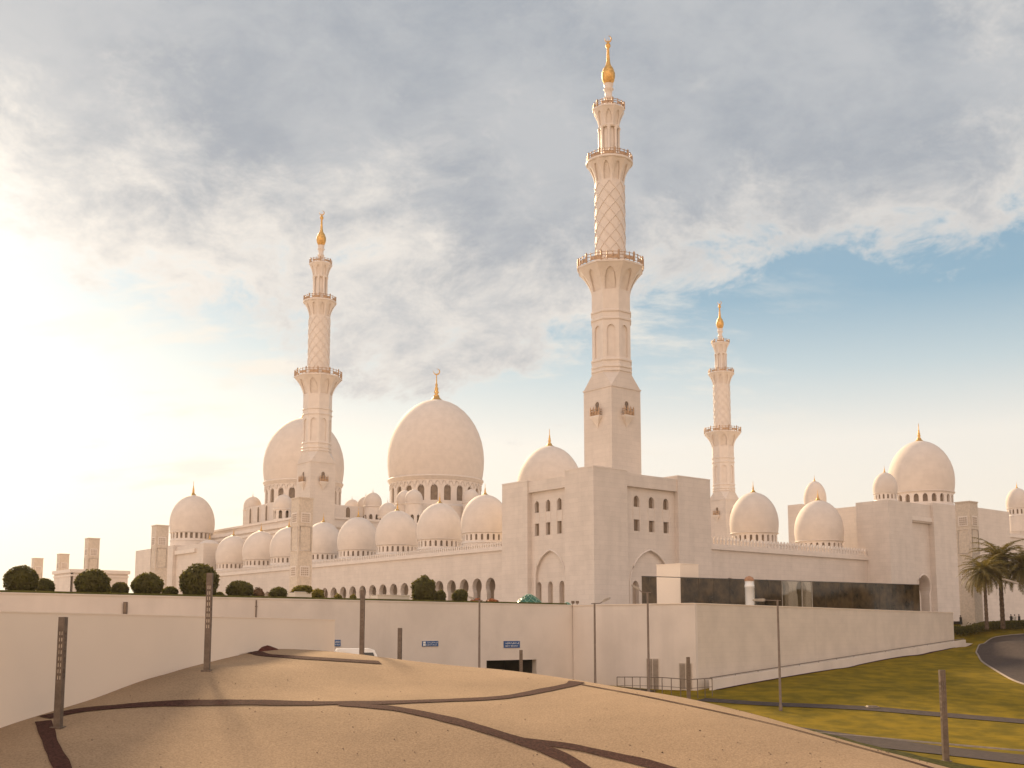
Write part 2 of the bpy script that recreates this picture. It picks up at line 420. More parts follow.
def cast(px, py, zf, d0=20, d1=240):
    r = ray(px, py); d = np.arange(d0, d1, .1); x = r[0]/r[1]*d; z = r[2]/r[1]*d
    g = zf(x, d); k = np.argmax(z <= g)
    if not (z <= g).any(): k = int(np.argmin(z-g))
    return (x[k], d[k])
def resample(pts, step):
    P = np.array(pts, float); 
    # smooth with a Catmull-Rom curve
    Q = []
    for i in range(len(P)-1):
        p0, p1, p2, p3 = P[max(i-1, 0)], P[i], P[i+1], P[min(i+2, len(P)-1)]
        n = max(2, int(np.linalg.norm(p2-p1)/step))
        for k in range(n):
            t = k/n
            Q.append(.5*((2*p1)+(-p0+p2)*t+(2*p0-5*p1+4*p2-p3)*t*t+(-p0+3*p1-3*p2+p3)*t**3))
    Q.append(P[-1]); return np.array(Q)
def ribbon(name, pts, w, zf, off, m, step=.7, k=6, wv=0.0, skirt=0.0):
    Q = resample(pts, step); T = np.gradient(Q, axis=0); T /= np.linalg.norm(T, axis=1)[:, None]+1e-9
    Nn = np.stack([-T[:, 1], T[:, 0]], 1); b = MB(); vs = []
    for i in range(len(Q)):
        ww = w*(1+wv*math.sin(i*.37)+wv*.6*math.sin(i*.91+1))
        for j in range(k+1): vs.append(Q[i]+Nn[i]*ww*(j/k-.5))
    V = np.array(vs); Z = zf(V[:, 0], V[:, 1])+off
    if skirt:
        Z = Z.reshape(-1, k+1); Z[:, 0] -= skirt; Z[:, -1] -= skirt; Z = Z.ravel()
    b.add(np.column_stack([V, Z]).tolist(), [(i*(k+1)+j, i*(k+1)+j+1, (i+1)*(k+1)+j+1, (i+1)*(k+1)+j) for i in range(len(Q)-1) for j in range(k)], True)
    return struct(b.build(name, m))
def cst(L, zf): return [cast(x, y, zf) for x, y in L]
STRIPS = [([(44, 718), (80, 711), (115, 707.5), (150, 705), (210, 703.5), (280, 703.5), (345, 703.5), (400, 702.5), (470, 700), (510, 697), (545, 690.5), (570, 685.5), (577, 682)], 1.25),
          ([(340, 704.5), (368, 706.5), (402, 710.5), (450, 720.5), (490, 732), (520, 741.5), (550, 752), (580, 768), (620, 800)], 1.1),
          ([(518, 741), (570, 747.5), (620, 758), (665, 769), (760, 800)], .85),
          ([(43, 722), (51, 745), (63, 770), (85, 840)], .95),
          ([(231, 655), (250, 652), (266, 655.5), (300, 658), (340, 660.5), (380, 663)], 1.5),
          ([(577, 684), (620, 692), (680, 704), (740, 717), (800, 731.5), (860, 748), (900, 759), (940, 771)], .3)]
for L, w in STRIPS:
    ribbon('gravel_strip', cst(L, mound_z), w*.86, mound_z, .05, M['strip'], wv=.07, step=.35)
sb_ = MB()
for k in range(260):
    px_, py_ = rng.uniform(-20, 960), rng.uniform(664, 800); x_, y_ = cast(px_, py_, mound_z, 30, 130)
    if y_ > np.interp(px_, RP, RD)-1: continue
    z_ = float(mound_z(np.array([x_]), np.array([y_]))[0]); r_ = rng.uniform(.025, .06); m_ = len(sb_.v)
    q = [(r_*rng.uniform(.7, 1.3)*math.cos(a), r_*rng.uniform(.7, 1.3)*math.sin(a)) for a in (0, 1.2, 2.5, 3.8, 5.1)]
    sb_.add([(x_+a, y_+c, z_-.02) for a, c in q]+[(x_+a*.6, y_+c*.6, z_+r_*.7) for a, c in q], [(i, (i+1) % 5, 5+(i+1) % 5, 5+i) for i in range(5)]+[(5, 6, 7, 8, 9)])
ob = sb_.build('loose_stones', M['stone']); ob['kind'] = 'stuff'
hx, hy = at(246, 651, 89)[:2]; hz0 = float(mound_z(np.array([hx]), np.array([hy]))[0])
b = MB(); n = 28; vs = []
for i, (r_, z_) in enumerate(((1.75, -.25), (1.4, .12), (1.0, .38), (.6, .56), (.25, .65), (.01, .66))):
    for k in range(n):
        a = 2*PI*k/n; q = r_*(1+.09*math.sin(3*a+i)+.05*math.sin(7*a)); vs.append((q*math.cos(a)*1.55, q*math.sin(a)*1.2, z_*(1+.1*math.sin(5*a+1))))
b.add(vs, [(i*n+k, i*n+(k+1) % n, (i+1)*n+(k+1) % n, (i+1)*n+k) for i in range(5) for k in range(n)], True)
ob = b.build('gravel_heap', M['heap']); ob.location = (hx, hy, hz0); tag(ob, 'small heap of dark red gravel on the crest by the low wall', 'gravel heap')
ribbon('path', cst([(700, 700), (760, 704), (820, 706.5), (870, 709), (940, 715), (1024, 722), (1120, 731), (1250, 742)], ground_z), 2.8, ground_z, .06, M['asph'])
ribbon('road', cst([(700, 717), (760, 727), (860, 741), (940, 751), (1024, 760), (1150, 772), (1400, 790)], ground_z), 6.5, ground_z, .06, M['asph'])
ribbon('kerb', cst([(700, 711), (800, 731), (860, 737), (920, 742.5), (1024, 751.5), (1150, 761)], ground_z), .22, ground_z, .12, M['kerb'], skirt=.14, k=4)
ribbon('road', [(-70, 72), (-40, 92), (-20, 109), (-6, 121), (8, 132), (15, 128)], 7, ground_z, .05, M['asph'])
ribbon('verge', cst([(800, 731), (840, 741.5), (880, 752), (925, 762), (985, 772), (1060, 784)], ground_z), 2.6, ground_z, .10, M['verge'], wv=.12)
# the drive at the right: everything right of its rounded kerb
edge = cst([(1060, 634), (1010, 635.5), (988, 641), (977, 650), (979, 657), (988, 666), (1003, 675), (1024, 684.5), (1060, 697), (1120, 716)], ground_z)
Q = resample(edge, .6); b = MB(); vs = []
for x, y in Q:
    for j in range(26): vs.append((x+j*2.2, y-j*.12))
V = np.array(vs); Z = ground_z(V[:, 0], V[:, 1])+.07
b.add(np.column_stack([V, Z]).tolist(), [(i*26+j, i*26+j+1, (i+1)*26+j+1, (i+1)*26+j) for i in range(len(Q)-1) for j in range(25)], True)
struct(b.build('road', M['asph']))
ribbon('kerb', edge, .26, ground_z, .16, M['kerb'], skirt=.16, k=4, step=.4)
# plaza: a raised floor behind the retaining walls
b = MB(); b.add([(-90, 60, PLAZA), (LB1[0], LB1[1]+.4, PLAZA), (LC1[0]-.3, LC1[1]+.4, PLAZA), (LD1[0]-.3, LD1[1]+.6, PLAZA), (LD1[0]+2, 208, PLAZA), (500, 208, PLAZA), (3000, 3000, PLAZA), (-3000, 3000, PLAZA), (-3000, 60, PLAZA)], [tuple(range(9))])
struct(b.build('plaza', M['pave']))

# ------------------------------------------------------------------ retaining walls
def wline(a, b):
    L = math.dist(a, b); t = ((b[0]-a[0])/L, (b[1]-a[1])/L); n = (t[1], -t[0])    # n faces the viewer side
    return L, t, n
def wmap(a, t, n): return lambda u, z, dep: (a[0]+t[0]*u-n[0]*dep, a[1]+t[1]*u-n[1]*dep, z)
def slab(b, a, t, n, u0, u1, d0, d1, z0, z1, z0b=None, z1b=None):
    """box along a wall line; d positive into the wall"""
    mp = wmap(a, t, n); z0b = z0 if z0b is None else z0b; z1b = z1 if z1b is None else z1b
    b.add([mp(u0, z0, d0), mp(u1, z0b, d0), mp(u1, z0b, d1), mp(u0, z0, d1), mp(u0, z1, d0), mp(u1, z1b, d0), mp(u1, z1b, d1), mp(u0, z1, d1)],
          [(3,2,1,0),(4,5,6,7),(0,1,5,4),(1,2,6,5),(2,3,7,6),(3,0,4,7)])
WT = 3.3
LBL, tB, nB = wline(LB0, LB1)
def u_on(a, t, px, z=0):
    u = (px-512)/F; return (u*(a[1]*CT+z*ST)-a[0])/(t[0]-u*t[1]*CT)
rwall = thing('retaining_wall', 'long pale plastered retaining wall with a garage opening and a planted top', 'wall', (*LB0, -9))
mpB = wmap(LB0, tB, nB)
uo = u_on(LB0, tB, 512, -4); pB = mpB(uo, 0, 0)
ztop = zat(pB, 660)
wo = u_on(LB0, tB, 537, -4)-u_on(LB0, tB, 487, -4)
b = MB(); b.wall(mpB, 0, LBL, -10, WT-.003, [(uo, -9.5, rect(wo, ztop+9.5))], depth=.8)
b.build('wall_face', M['wallw'], rwall, (*LB0, -9))
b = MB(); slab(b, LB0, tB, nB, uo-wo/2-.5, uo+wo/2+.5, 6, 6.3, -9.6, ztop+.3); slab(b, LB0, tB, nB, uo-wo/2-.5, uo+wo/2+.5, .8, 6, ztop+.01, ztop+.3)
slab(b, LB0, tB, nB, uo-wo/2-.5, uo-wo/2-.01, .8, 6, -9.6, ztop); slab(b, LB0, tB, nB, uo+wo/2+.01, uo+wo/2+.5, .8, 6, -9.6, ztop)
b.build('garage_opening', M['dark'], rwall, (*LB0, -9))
b = MB(); slab(b, LB0, tB, nB, 0, LBL-.02, -.06, .5, WT, WT+.12); b.build('coping', M['wallw'], rwall, (*LB0, -9))
# planted bed behind the wall
b = MB(); slab(b, LB0, tB, nB, -3, LBL-1, .45, 14, 1.0, WT+.32); struct(b.build('planted_bed', M['bed']))

LCL, tC, nC = wline(LB1, LC1); LDL, tD, nD = wline(LC1, LD1)
cwall = thing('retaining_wall', 'beige coursed stone corner wall carrying the dark glass screen above the lawn', 'wall', (*LC1, -9))
b = MB(); slab(b, LB1, tC, nC, -.0, LCL, -.5, .4, -10, WT-.02); b.build('front_face', M['wallw'], cwall, (*LC1, -9))
b = MB(); slab(b, LC1, tD, nD, .03, LDL, -.0, .6, -9.5, WT-.03, -5)
rr = [(math.cos(a)*.3, math.sin(a)*.3) for a in np.linspace(-PI/2, PI/2, 7)]
b.build('side_face', M['wallb'], cwall, (*LC1, -9))
b = MB(); slab(b, LC1, tD, nD, -.4, LDL+.15, -.08, .75, WT-.027, WT+.08); slab(b, LB1, tC, nC, -.1, LCL-.1, -.6, .5, WT-.017, WT+.09)
b.build('coping', M['wallc'], cwall, (*LC1, -9))
# stepped ramp kerb along the side wall
ramp = thing('ramp_wall', 'low sloping stone ramp wall with a handrail along the foot of the coursed wall', 'wall', (*LC1, -9))
gz = lambda p: float(ground_z(np.array([p[0]]), np.array([p[1]]))[0])
mpD = wmap(LC1, tD, nD)
ra, rb = u_on(LC1, tD, 712, -5), u_on(LC1, tD, 947, -2)
zra, zrb = zat(mpD(ra, 0, -1.5), 677.5), zat(mpD(rb, 0, -1.5), 641)
zr_ = lambda u: zra+(zrb-zra)*(u-ra)/(rb-ra)
b = MB(); slab(b, LC1, tD, nD, .2, LDL+.4, -1.8, -1.3, zr_(.2)-5, zr_(.2), zr_(LDL)-3.5, zr_(LDL+.4)); slab(b, LC1, tD, nD, LDL+.4, LDL+7.5, -1.8, -.2, zr_(LDL)-3.5, zr_(LDL+.4)-.55, zr_(LDL)-3.5, zr_(LDL+.4)-.75)
b.build('ramp_side', M['wallw'], ramp, (*LC1, -9))
b = MB(); b.tube([mpD(u, zr_(u)+.2, -1.5) for u in (.2, LDL*.5, LDL+.4)], .06)
for u in np.linspace(.3, LDL+.3, 16): b.tube([mpD(u, zr_(u)-.05, -1.5), mpD(u, zr_(u)+.2, -1.5)], .035, 5)
b.build('handrail', M['pole'], ramp, (*LC1, -9))

ribbon('foot_shadow_strip', [mpD(u, 0, -2.15)[:2] for u in np.linspace(.5, LDL+2, 12)], .55, ground_z, .05, M['strip'])  # dark ribbon drawn for the thin shadow line under the ramp wall
# lower wall at the left of the mound
low = thing('boundary_wall', 'smooth warm lit lower wall along the edge of the gravel mound', 'wall', (*LWALL[1], -6))
LL, tL, nL = wline(LWALL[0], LWALL[2]); b = MB()
LL1, tL1, nL1 = wline(LWALL[0], LWALL[1]); LL2, tL2, nL2 = wline(LWALL[1], LWALL[2])
slab(b, LWALL[1], tL2, nL2, 0, LL2, 0, .5, -9, 1.1, -6, 1.08); slab(b, LWALL[0], tL1, nL1, 0, LL1, 0.01, .5, -9, 1.1)
b.build('wall_face', M['wallc'], low, (*LWALL[1], -6))
b = MB(); slab(b, LWALL[1], tL2, nL2, 0, LL2+.03, -.03, .53, 1.085, 1.16, 1.065, 1.14); b.build('coping', M['wallc'], low, (*LWALL[1], -6))

# ------------------------------------------------------------------ mosque parts
DP_TALL = [(0, .955), (.06, .975), (.15, .993), (.25, 1.0), (.36, .988), (.47, .953), (.58, .893), (.68, .812), (.77, .710), (.85, .588), (.91, .462), (.955, .325), (.985, .18), (1, .03)]
def finial(b, X, Y, z, h, crescent=False):
    prof = [(.20, -.03), (.13, .05), (.07, .09), (.10, .14), (.045, .20), (.085, .27), (.05, .34), (.065, .42), (.03, .48), (.045, .55), (.018, .62), (.014, .92), (.002, 1)]
    b.lathe(X, Y, [(r*h*1.15, z+q*h) for r, q in prof], 12)
    if crescent: crescent_moon(b, X, Y, z+h*1.05, h*.11)
def crescent_moon(b, X, Y, z, r):
    pts = []; rs = []
    for k in range(15):
        a = R(125)+.55+(2*PI-1.1)*(k/14)
        pts.append((X+r*math.cos(a)*.77, Y-r*math.cos(a)*.63, z+r*math.sin(a))); rs.append(r*.22*math.sin(PI*(k+.4)/14.8)+.005)
    b.tube(pts, rs, 6)
FACE = math.atan2(-.62, -.62)  # towards the viewer, in mosque axes
def dome(par, off, X, Y, zs, Rr, H, dz0, nwin, ww, wh, fh, drum_r=.93, crescent=False, half=True, seg=56):
    """onion dome on a drum: part dome > drum, finial, windows"""
    b = MB(); b.lathe(X, Y, [(Rr*r, zs+H*q) for q, r in DP_TALL], seg)
    o = b.build('dome', M['dome'], par, off)
    rd = Rr*drum_r
    b = MB()
    mp = lambda u, z, dep: (X+(rd-dep)*math.cos(u/rd), Y+(rd-dep)*math.sin(u/rd), z)
    zf = dz0+(zs-dz0)*.18; ops = []
    for k in range(nwin):
        ops.append(((FACE-PI/2-.15+(PI+.3)*(k+.5)/nwin)*rd, zf, arch(ww, wh, 5)))
    a0, a1 = (FACE-PI/2-.15)*rd, (FACE+PI/2+.15)*rd
    b.wall(mp, a0, a1, dz0, zs-.12*(zs-dz0), ops, depth=min(.5, ww*.6), gap=.08, sub=rd*.1)
    b.wall(mp, a1, a0+2*PI*rd, dz0, zs-.12*(zs-dz0), [], sub=rd*.1)
    h = zs-dz0
    b.lathe(X, Y, [(rd, zs-.14*h), (rd*1.03, zs-.12*h), (rd*1.03, zs-.06*h), (Rr*.99, zs-.05*h), (Rr*.99, zs), (Rr*.94, zs+.02)], seg, cap=False)
    b.lathe(X, Y, [(rd*1.03, dz0-.1*h), (rd*1.03, dz0+.06*h), (rd*.995, dz0+.07*h)], seg, cap=False); b.lathe(X, Y, [(rd*1.01, dz0-4), (rd*1.01, dz0)], seg, cap=False)
    b.build('drum', M['trim'], o, off)
    for op in ops:
        b = MB(); b.pane(mp, op, min(.5, ww*.6)-.02); b.build('window', M['pane'], o, off)
    b = MB(); b.lathe(X, Y, [(Rr*.24, zs+H*.965), (Rr*.15, zs+H*.992), (Rr*.09, zs+H*1.01), (Rr*.055, zs+H*1.05)], 20); finial(b, X, Y, zs+H*1.005, fh, crescent)
    b.build('finial', M['gold'], o, off)
    return o
def merlons(b, p0, p1, z, h=.95, step=.62, axis='Y'):
    n = int(abs(p1-p0)/step)
    return n, [p0+(p1-p0)*(i+.5)/n for i in range(n)]
def crest(b, fixed, a0, a1, z, axis, h=1.0, step=1.0):
    """row of pointed merlons"""
    n, L = merlons(b, a0, a1, z, h, step)
    for c in L:
        w = step*.31
        pr = [(-w, 0), (w, 0), (w*.75, h*.35), (w*1.05, h*.6), (0, h), (-w*1.05, h*.6), (-w*.75, h*.35)]
        vs = []
        for dd in (-.16, .16):
            for q in pr: vs.append((fixed+dd, c+q[0], z+q[1]) if axis == 'Y' else (c+q[0], fixed+dd, z+q[1]))
        n7 = 7
        b.add(vs, [tuple(range(7)), tuple(range(13, 6, -1))]+[(i, (i+1) % 7, 7+(i+1) % 7, 7+i) for i in range(7)])
def pierced(par, off, plane, axis, mpos, setb, u0, u1, z0, ztop, wins, bigarch, low, m='marble'):
    pass

# ---- corner block under the near minaret
YF = -12.0; XF = onY(YF, 594); XR = onY(YF, 711.5); YL = onX(XF, 502)
offC = (XF, YF, PLAZA)
corner = thing('corner_tower_block', 'square white marble corner block with two rows of small windows beneath the tallest minaret', 'building', (*W(XF, YF), PLAZA), AL)
def mpl(X): return lambda u, z, dep: (X+dep, u, z)     # plane facing -X, u runs along Y
def mpr(Y): return lambda u, z, dep: (u, Y+dep, z)     # plane facing -Y, u runs along X
zc = zM(XF, YF, 466.5)                                   # top of the corner pier
ya, yb = onX(XF, 565), onX(XF, 527.5); xa, xb = onY(YF, 628), onY(YF, 679)
zl = zM(XF, YL, 479.5); zrr = zM(XR, YF, 478.5)
zrec = min(zM(XF, ya, 476.5), zc-.8)
sb = .9
b = MB()
b.box(XF, xa, YF, ya, PLAZA-.5, zc)                      # corner pier
b.box(XF, XF+9, yb, YL, PLAZA-.5, zc-.6)                   # far left pier
b.box(xb, XR, YF, YF+9, PLAZA-.5, zc+.2)                   # right pier
b.box(XF+6, XR-.5, YF+6, YL-.5, PLAZA-.5, zc-1.6)
b.box(XF+.25, XF+6.1, ya-.2, yb+.2, zM(XF, ya, 487), zc-.75); b.box(xa-.2, xb+.2, YF+.25, YF+6.1, zM(xa, YF, 485.5), zc-.3)
b.build('wall', M['marble'], corner, offC)
def block_face(mp0, mp1, ca, cb, pxs, solve, kw):
    """recessed bay: three arched windows over three square ones, a tall blind arch with three doors below"""
    cs = [solve(p) for p in pxs]; mid = (ca+cb)/2
    if cs[0] > cs[-1]: cs = cs[::-1]
    zu0, zu1, zl0, zl1, za = kw
    w = abs(cs[1]-cs[0])*.37
    fw = MB(); A, B = min(ca, cb), max(ca, cb)
    wins = []
    zs = [PLAZA-.5, za+.5, (zl1+zu0)/2, zc-1.2]
    big = arch((B-A)*.80, za-PLAZA, 10, .62)
    fw.wall(mp0, A-.1, B+.1, zs[0], zs[1], [(mid, PLAZA, big)], depth=.45, gap=.15)
    ops = [(c, zl0, rect(w, zl1-zl0)) for c in cs]; wins += ops
    fw.wall(mp0, A-.1, B+.1, zs[1], zs[2], ops, depth=.55)
    ops = [(c, zu0, arch(w, zu1-zu0, 6)) for c in cs]; wins += ops
    fw.wall(mp0, A-.1, B+.1, zs[2], zs[3], ops, depth=.55)
    doors = [(c, PLAZA+.02, arch(w*1.15, zM(XF, (YF+YL)/2, 581)-PLAZA, 6)) for c in cs]
    fw.wall(mp1, A-.1, B+.1, zs[0], zs[1], doors, depth=.8)
    fw.build('bay_wall', M['marble'], corner, offC)
    tr = MB()
    pts = [mp0(mid+p[0], PLAZA+p[1], .0) for p in big]; tr.tube(pts, .16, 6)
    for c in cs:   # slim mouldings joining the upper and lower window
        for s in (-1, 1): tr.tube([mp0(c+s*w*.62, zl0-.1, -.02), mp0(c+s*w*.62, zu1-.3, -.02)], .07, 5)
    tr.build('moulding', M['trim'], corner, offC)
    for op in wins:
        p = MB(); p.pane(mp0, op, .5); p.build('window', M['pane'], corner, offC)
    for op in doors:
        p = MB(); p.pane(mp1, op, .75); p.build('door', M['inner'], corner, offC)
pm = (XF, onX(XF, 548))
block_face(mpl(XF+sb), mpl(XF+sb+.45), ya, yb, (537, 548.2, 559.6), lambda p: onX(XF+sb, p), [zM(*pm, y) for y in (510.5, 498.5, 534, 521.5, 549.5)])
pm = (onY(YF, 652), YF)
block_face(mpr(YF+sb), mpr(YF+sb+.45), xa, xb, (637, 652, 666.5), lambda p: onY(YF+sb, p), [zM(*pm, y) for y in (507.5, 496, 531.5, 520, 549.5)])
b = MB(); b.box(XF-.05, xa+.05, YF-.05, ya+.05, zc+.002, zc+.22); b.box(XF-.04, XF+9.1, yb-.04, YL+.04, zc-.598, zc-.4); b.box(xb-.04, XR+.04, YF-.04, YF+9.1, zc+.202, zc+.38)
b.build('coping', M['trim'], corner, offC)

# ---- minaret, built once round its own axis (z from the plaza), then copied
def yz(py): return zat(N0, py)-PLAZA
def build_minaret():
    t = thing('minaret', 'tallest and nearest white minaret rising from the square corner block', 'minaret', (N0[0]+.25, N0[1], PLAZA), AL, 'minarets with gold finials')
    a = 3.62
    z1 = yz(392); z2 = yz(376)
    b = MB(); b.box(-a, a, -a, a, 0, z1); 
    b.box(-a-.12, a+.12, -a-.12, a+.12, z1+.002, z1+.25)
    ro = 3.75; oc = [(ro*math.cos(PI/8+k*PI/4), ro*math.sin(PI/8+k*PI/4)) for k in range(8)]
    sq = []
    for k in range(8):
        x, y = oc[k]; c = 3.62*.92
        sq.append((math.copysign(a, x) if abs(x) > abs(y) else x*1.0, math.copysign(a, y) if abs(y) > abs(x) else y*1.0))
    # chamfered transition: square corners fold into the octagon
    cs = [(a, a), (-a, a), (-a, -a), (a, -a)]; vs = [(*p, z1+.25) for p in cs]+[(*p, z2) for p in oc]
    b.add(vs, [(0, 4, 5), (0, 5, 6, 1), (1, 6, 7), (1, 7, 8, 2), (2, 8, 9), (2, 9, 10, 3), (3, 10, 11), (3, 11, 4, 0)])
    b.build('square_base', M['marble'], t)
    # octagon shaft with niches
    z3 = yz(297); zn0, zn1 = yz(361), yz(329)
    b = MB(); ap = ro*math.cos(PI/8); side = 2*ro*math.sin(PI/8)
    for k in range(8):
        an = PI/4*k
        def mp(u, z, dep, an=an): return ((ap-dep)*math.cos(an)-u*math.sin(an), (ap-dep)*math.sin(an)+u*math.cos(an), z)
        b.wall(mp, -side/2, side/2, z2, zn0-.3, []); b.wall(mp, -side/2, side/2, zn1+.4, z3, [])
        b.wall(mp, -side/2, side/2, zn0-.3, zn1+.4, [(0, zn0, arch(side*.52, zn1-zn0, 6))], depth=.28, back=True)
    for py in (374, 370, 363.5, 323, 315.5): z = yz(py); b.lathe(0, 0, [(ro, z-.28), (ro+.2, z-.14), (ro+.2, z+.14), (ro, z+.28)], 8, PI/8, False, False)
    b.build('octagon_shaft', M['trim'], t)
    def gallery(zb, zt, rb, rt, nf, rail_h, npost):
        """flared corbel of arched niches with its gilded railing"""
        o = MB()
        f = lambda v: rb+(rt-rb)*(v**1.9)
        for k in range(nf):
            a0, a1 = PI/nf*(2*k-1), PI/nf*(2*k+1)
            nrm = (math.cos(2*PI*k/nf), math.sin(2*PI*k/nf))
            def mp(u, v, dep):
                r = f(max(0, min(1, v))); s = (u+1)/2; z = zb+(zt-zb)*v
                x = r*(math.cos(a0)*(1-s)+math.cos(a1)*s); y = r*(math.sin(a0)*(1-s)+math.sin(a1)*s)
                return (x-dep*nrm[0], y-dep*nrm[1], z)
            ol = [(p[0], p[1]) for p in arch(1.35, .78, 8, .56)]
            # finer outline so that the curved flare stays smooth
            fine = []
            for i in range(len(ol)):
                p, q = ol[i], ol[(i+1) % len(ol)]; m_ = 5 if abs(q[1]-p[1]) > .25 else 1
                fine += [(p[0]+(q[0]-p[0])*j/m_, p[1]+(q[1]-p[1])*j/m_) for j in range(m_)]
            o.wall(mp, -1, 1, 0, 1, [(0, .10, fine)], depth=.42*rb/3.7, gap=.4, back=True)
        o.lathe(0, 0, [(rt*1.0, zt), (rt*1.03, zt+.1), (rt*1.03, zt+.42), (rt*.5, zt+.44)], 32 if nf > 8 else 8, PI/8, False)
        g = o.build('gallery', M['trim'], t)
        r = MB(); n = npost; rr = rt*.985; z0 = zt+.44
        for k in range(n):
            an = 2*PI*k/n; c, s_ = math.cos(an), math.sin(an)
            wdt = .10 if k % 3 else .2
            r.lathe(rr*c, rr*s_, [(wdt, z0), (wdt, z0+rail_h*(1 if k % 3 else 1.08)), (.02, z0+rail_h*(1.06 if k % 3 else 1.25))], 6)
        for hz in (.12, .55, .92):
            r.tube([(rr*math.cos(2*PI*k/n), rr*math.sin(2*PI*k/n), z0+rail_h*hz) for k in range(n+1)], .06, 5)
        for k in range(n):
            if k % 3 == 0: continue
            a0, a1 = 2*PI*k/n, 2*PI*(k+1)/n
            r.add([(rr*math.cos(a0), rr*math.sin(a0), z0+.1*rail_h), (rr*math.cos(a1), rr*math.sin(a1), z0+.1*rail_h), (rr*math.cos(a1), rr*math.sin(a1), z0+.5*rail_h), (rr*math.cos(a0), rr*math.sin(a0), z0+.5*rail_h)], [(0, 1, 2, 3)])
        r.build('railing', M['rail'], g)
    zg1 = yz(270); gallery(z3, zg1-.35, ro, 6.15, 8, 1.5, 36)
    # round shaft with a raised diagonal lattice
    z4, z5 = zg1+.4, yz(186); rc = 2.78
    b = MB(); b.lathe(0, 0, [(rc, z4), (rc, z5)], 40)
    for sgn in (-1, 1):
        for k in range(8):
            pts = [(1.015*rc*math.cos(2*PI*k/8+sgn*1.5*PI*i/40), 1.015*rc*math.sin(2*PI*k/8+sgn*1.5*PI*i/40), z4+(z5-z4)*i/40) for i in range(41)]
            b.tube(pts, .075, 5)
    b.build('lattice_shaft', M['trim'], t)
    zg2 = yz(165.5); gallery(z5, zg2, rc, 4.25, 10, 1.2, 27)
    # open lantern: a core with eight slender columns
    z6 = yz(129); rl = 1.95; b = MB(); b.lathe(0, 0, [(rl*.78, zg2+.4), (rl*.78, z6)], 16)
    for k in range(8): b.lathe(rl*.9*math.cos(k*PI/4), rl*.9*math.sin(k*PI/4), [(.36, zg2+.4), (.36, zg2+.9), (.26, zg2+1), (.26, z6-.8), (.4, z6-.3), (.4, z6)], 8)
    b.lathe(0, 0, [(rl*1.02, z6-.25), (rl*1.08, z6)], 24)
    b.build('lantern', M['trim'], t)
    zg3 = yz(112.5); gallery(z6, zg3, rl*1.03, 3.0, 8, 1.0, 18)
    za, zb_ = zg3+.4, yz(84.5); h = zb_-za
    b = MB(); b.lathe(0, 0, [(1.25, za), (1.1, za+.1*h), (.75, za+.2*h), (.7, za+.4*h), (.95, za+.46*h), (.65, za+.54*h), (.7, za+.74*h), (1.0, za+.8*h), (.75, za+.88*h), (.95, za+h)], 20)
    b.build('spindle', M['trim'], t)
    zt = yz(36.2); h = zt-zb_; g = MB()
    g.lathe(0, 0, [(.7, zb_), (1.1, zb_+.07*h), (1.28, zb_+.16*h), (1.24, zb_+.23*h), (.95, zb_+.32*h), (.52, zb_+.39*h), (.36, zb_+.46*h), (.26, zb_+.62*h), (.22, zb_+.74*h), (.5, zb_+.79*h), (.42, zb_+.83*h), (.1, zb_+.88*h), (.06, zb_+.93*h)], 22)
    f = g.build('finial', M['gold'], t)
    g = MB(); crescent_moon(g, 0, 0, zt-.55, .62); g.build('crescent', M['gold'], f)
    # one small balcony on each visible face of the square base
    for face in range(4):
        an = PI*face/2
        def mp(u, z, dep): return ((a-dep)*math.cos(an)-u*math.sin(an), (a-dep)*math.sin(an)+u*math.cos(an), z)
        zbk = yz(420); b = MB()
        pts = lambda w, d, z: [mp(-w, z, .0), mp(w, z, .0), mp(w, z, -d), mp(-w, z, -d)]
        lev = [(.05, .05, yz(430.5)), (.45, .35, yz(426)), (.95, .7, yz(422)), (1.15, .85, zbk), (1.15, .85, zbk+.25)]
        vs = [p for l in lev for p in pts(*l)]
        b.add(vs, [(i*4+j, i*4+(j+1) % 4, i*4+4+(j+1) % 4, i*4+4+j) for i in range(4) for j in range(4)]+[(16, 17, 18, 19)])
        bo = b.build('balcony', M['trim'], t)
        r = MB()
        for u, d in [(-1.05, .75), (-.35, .75), (.35, .75), (1.05, .75)]:
            q = mp(u, zbk+.25, -d); r.lathe(q[0], q[1], [(.14, q[2]), (.14, q[2]+1.25), (.02, q[2]+1.7)], 6)
        for hz in (.25, .7, 1.1):
            r.tube([mp(-1.05, zbk+.25+hz, -.05), mp(-1.05, zbk+.25+hz, -.75), mp(1.05, zbk+.25+hz, -.75), mp(1.05, zbk+.25+hz, -.05)], .07, 5)
        r.add([mp(-1.0, zbk+.3, -.73), mp(1.0, zbk+.3, -.73), mp(1.0, zbk+.95, -.73), mp(-1.0, zbk+.95, -.73)], [(0, 1, 2, 3)])
        r.build('railing', M['rail'], bo)
        w_ = MB(); op = (0, zbk+.27, arch(1.15, yz(404)-zbk-.3, 8, .55))
        w_.pane(mp, op, -.03); w_.build('window', M['pane'], bo)
        w_ = MB(); w_.tube([mp(p[0], op[1]+p[1], -.04) for p in op[2]], .09, 5); w_.build('window_frame', M['trim'], bo)
    return t
mina = build_minaret()
for (wx, wy), lab in (((-50.9, 283.0), 'white minaret rising behind the arcade domes in front of the left large dome'),
                      ((70.7, 364.0), 'smallest and farthest white minaret behind the right arcade beside its round domes')):
    c = copy_tree(mina); c.location = (wx, wy, PLAZA); c['label'] = lab

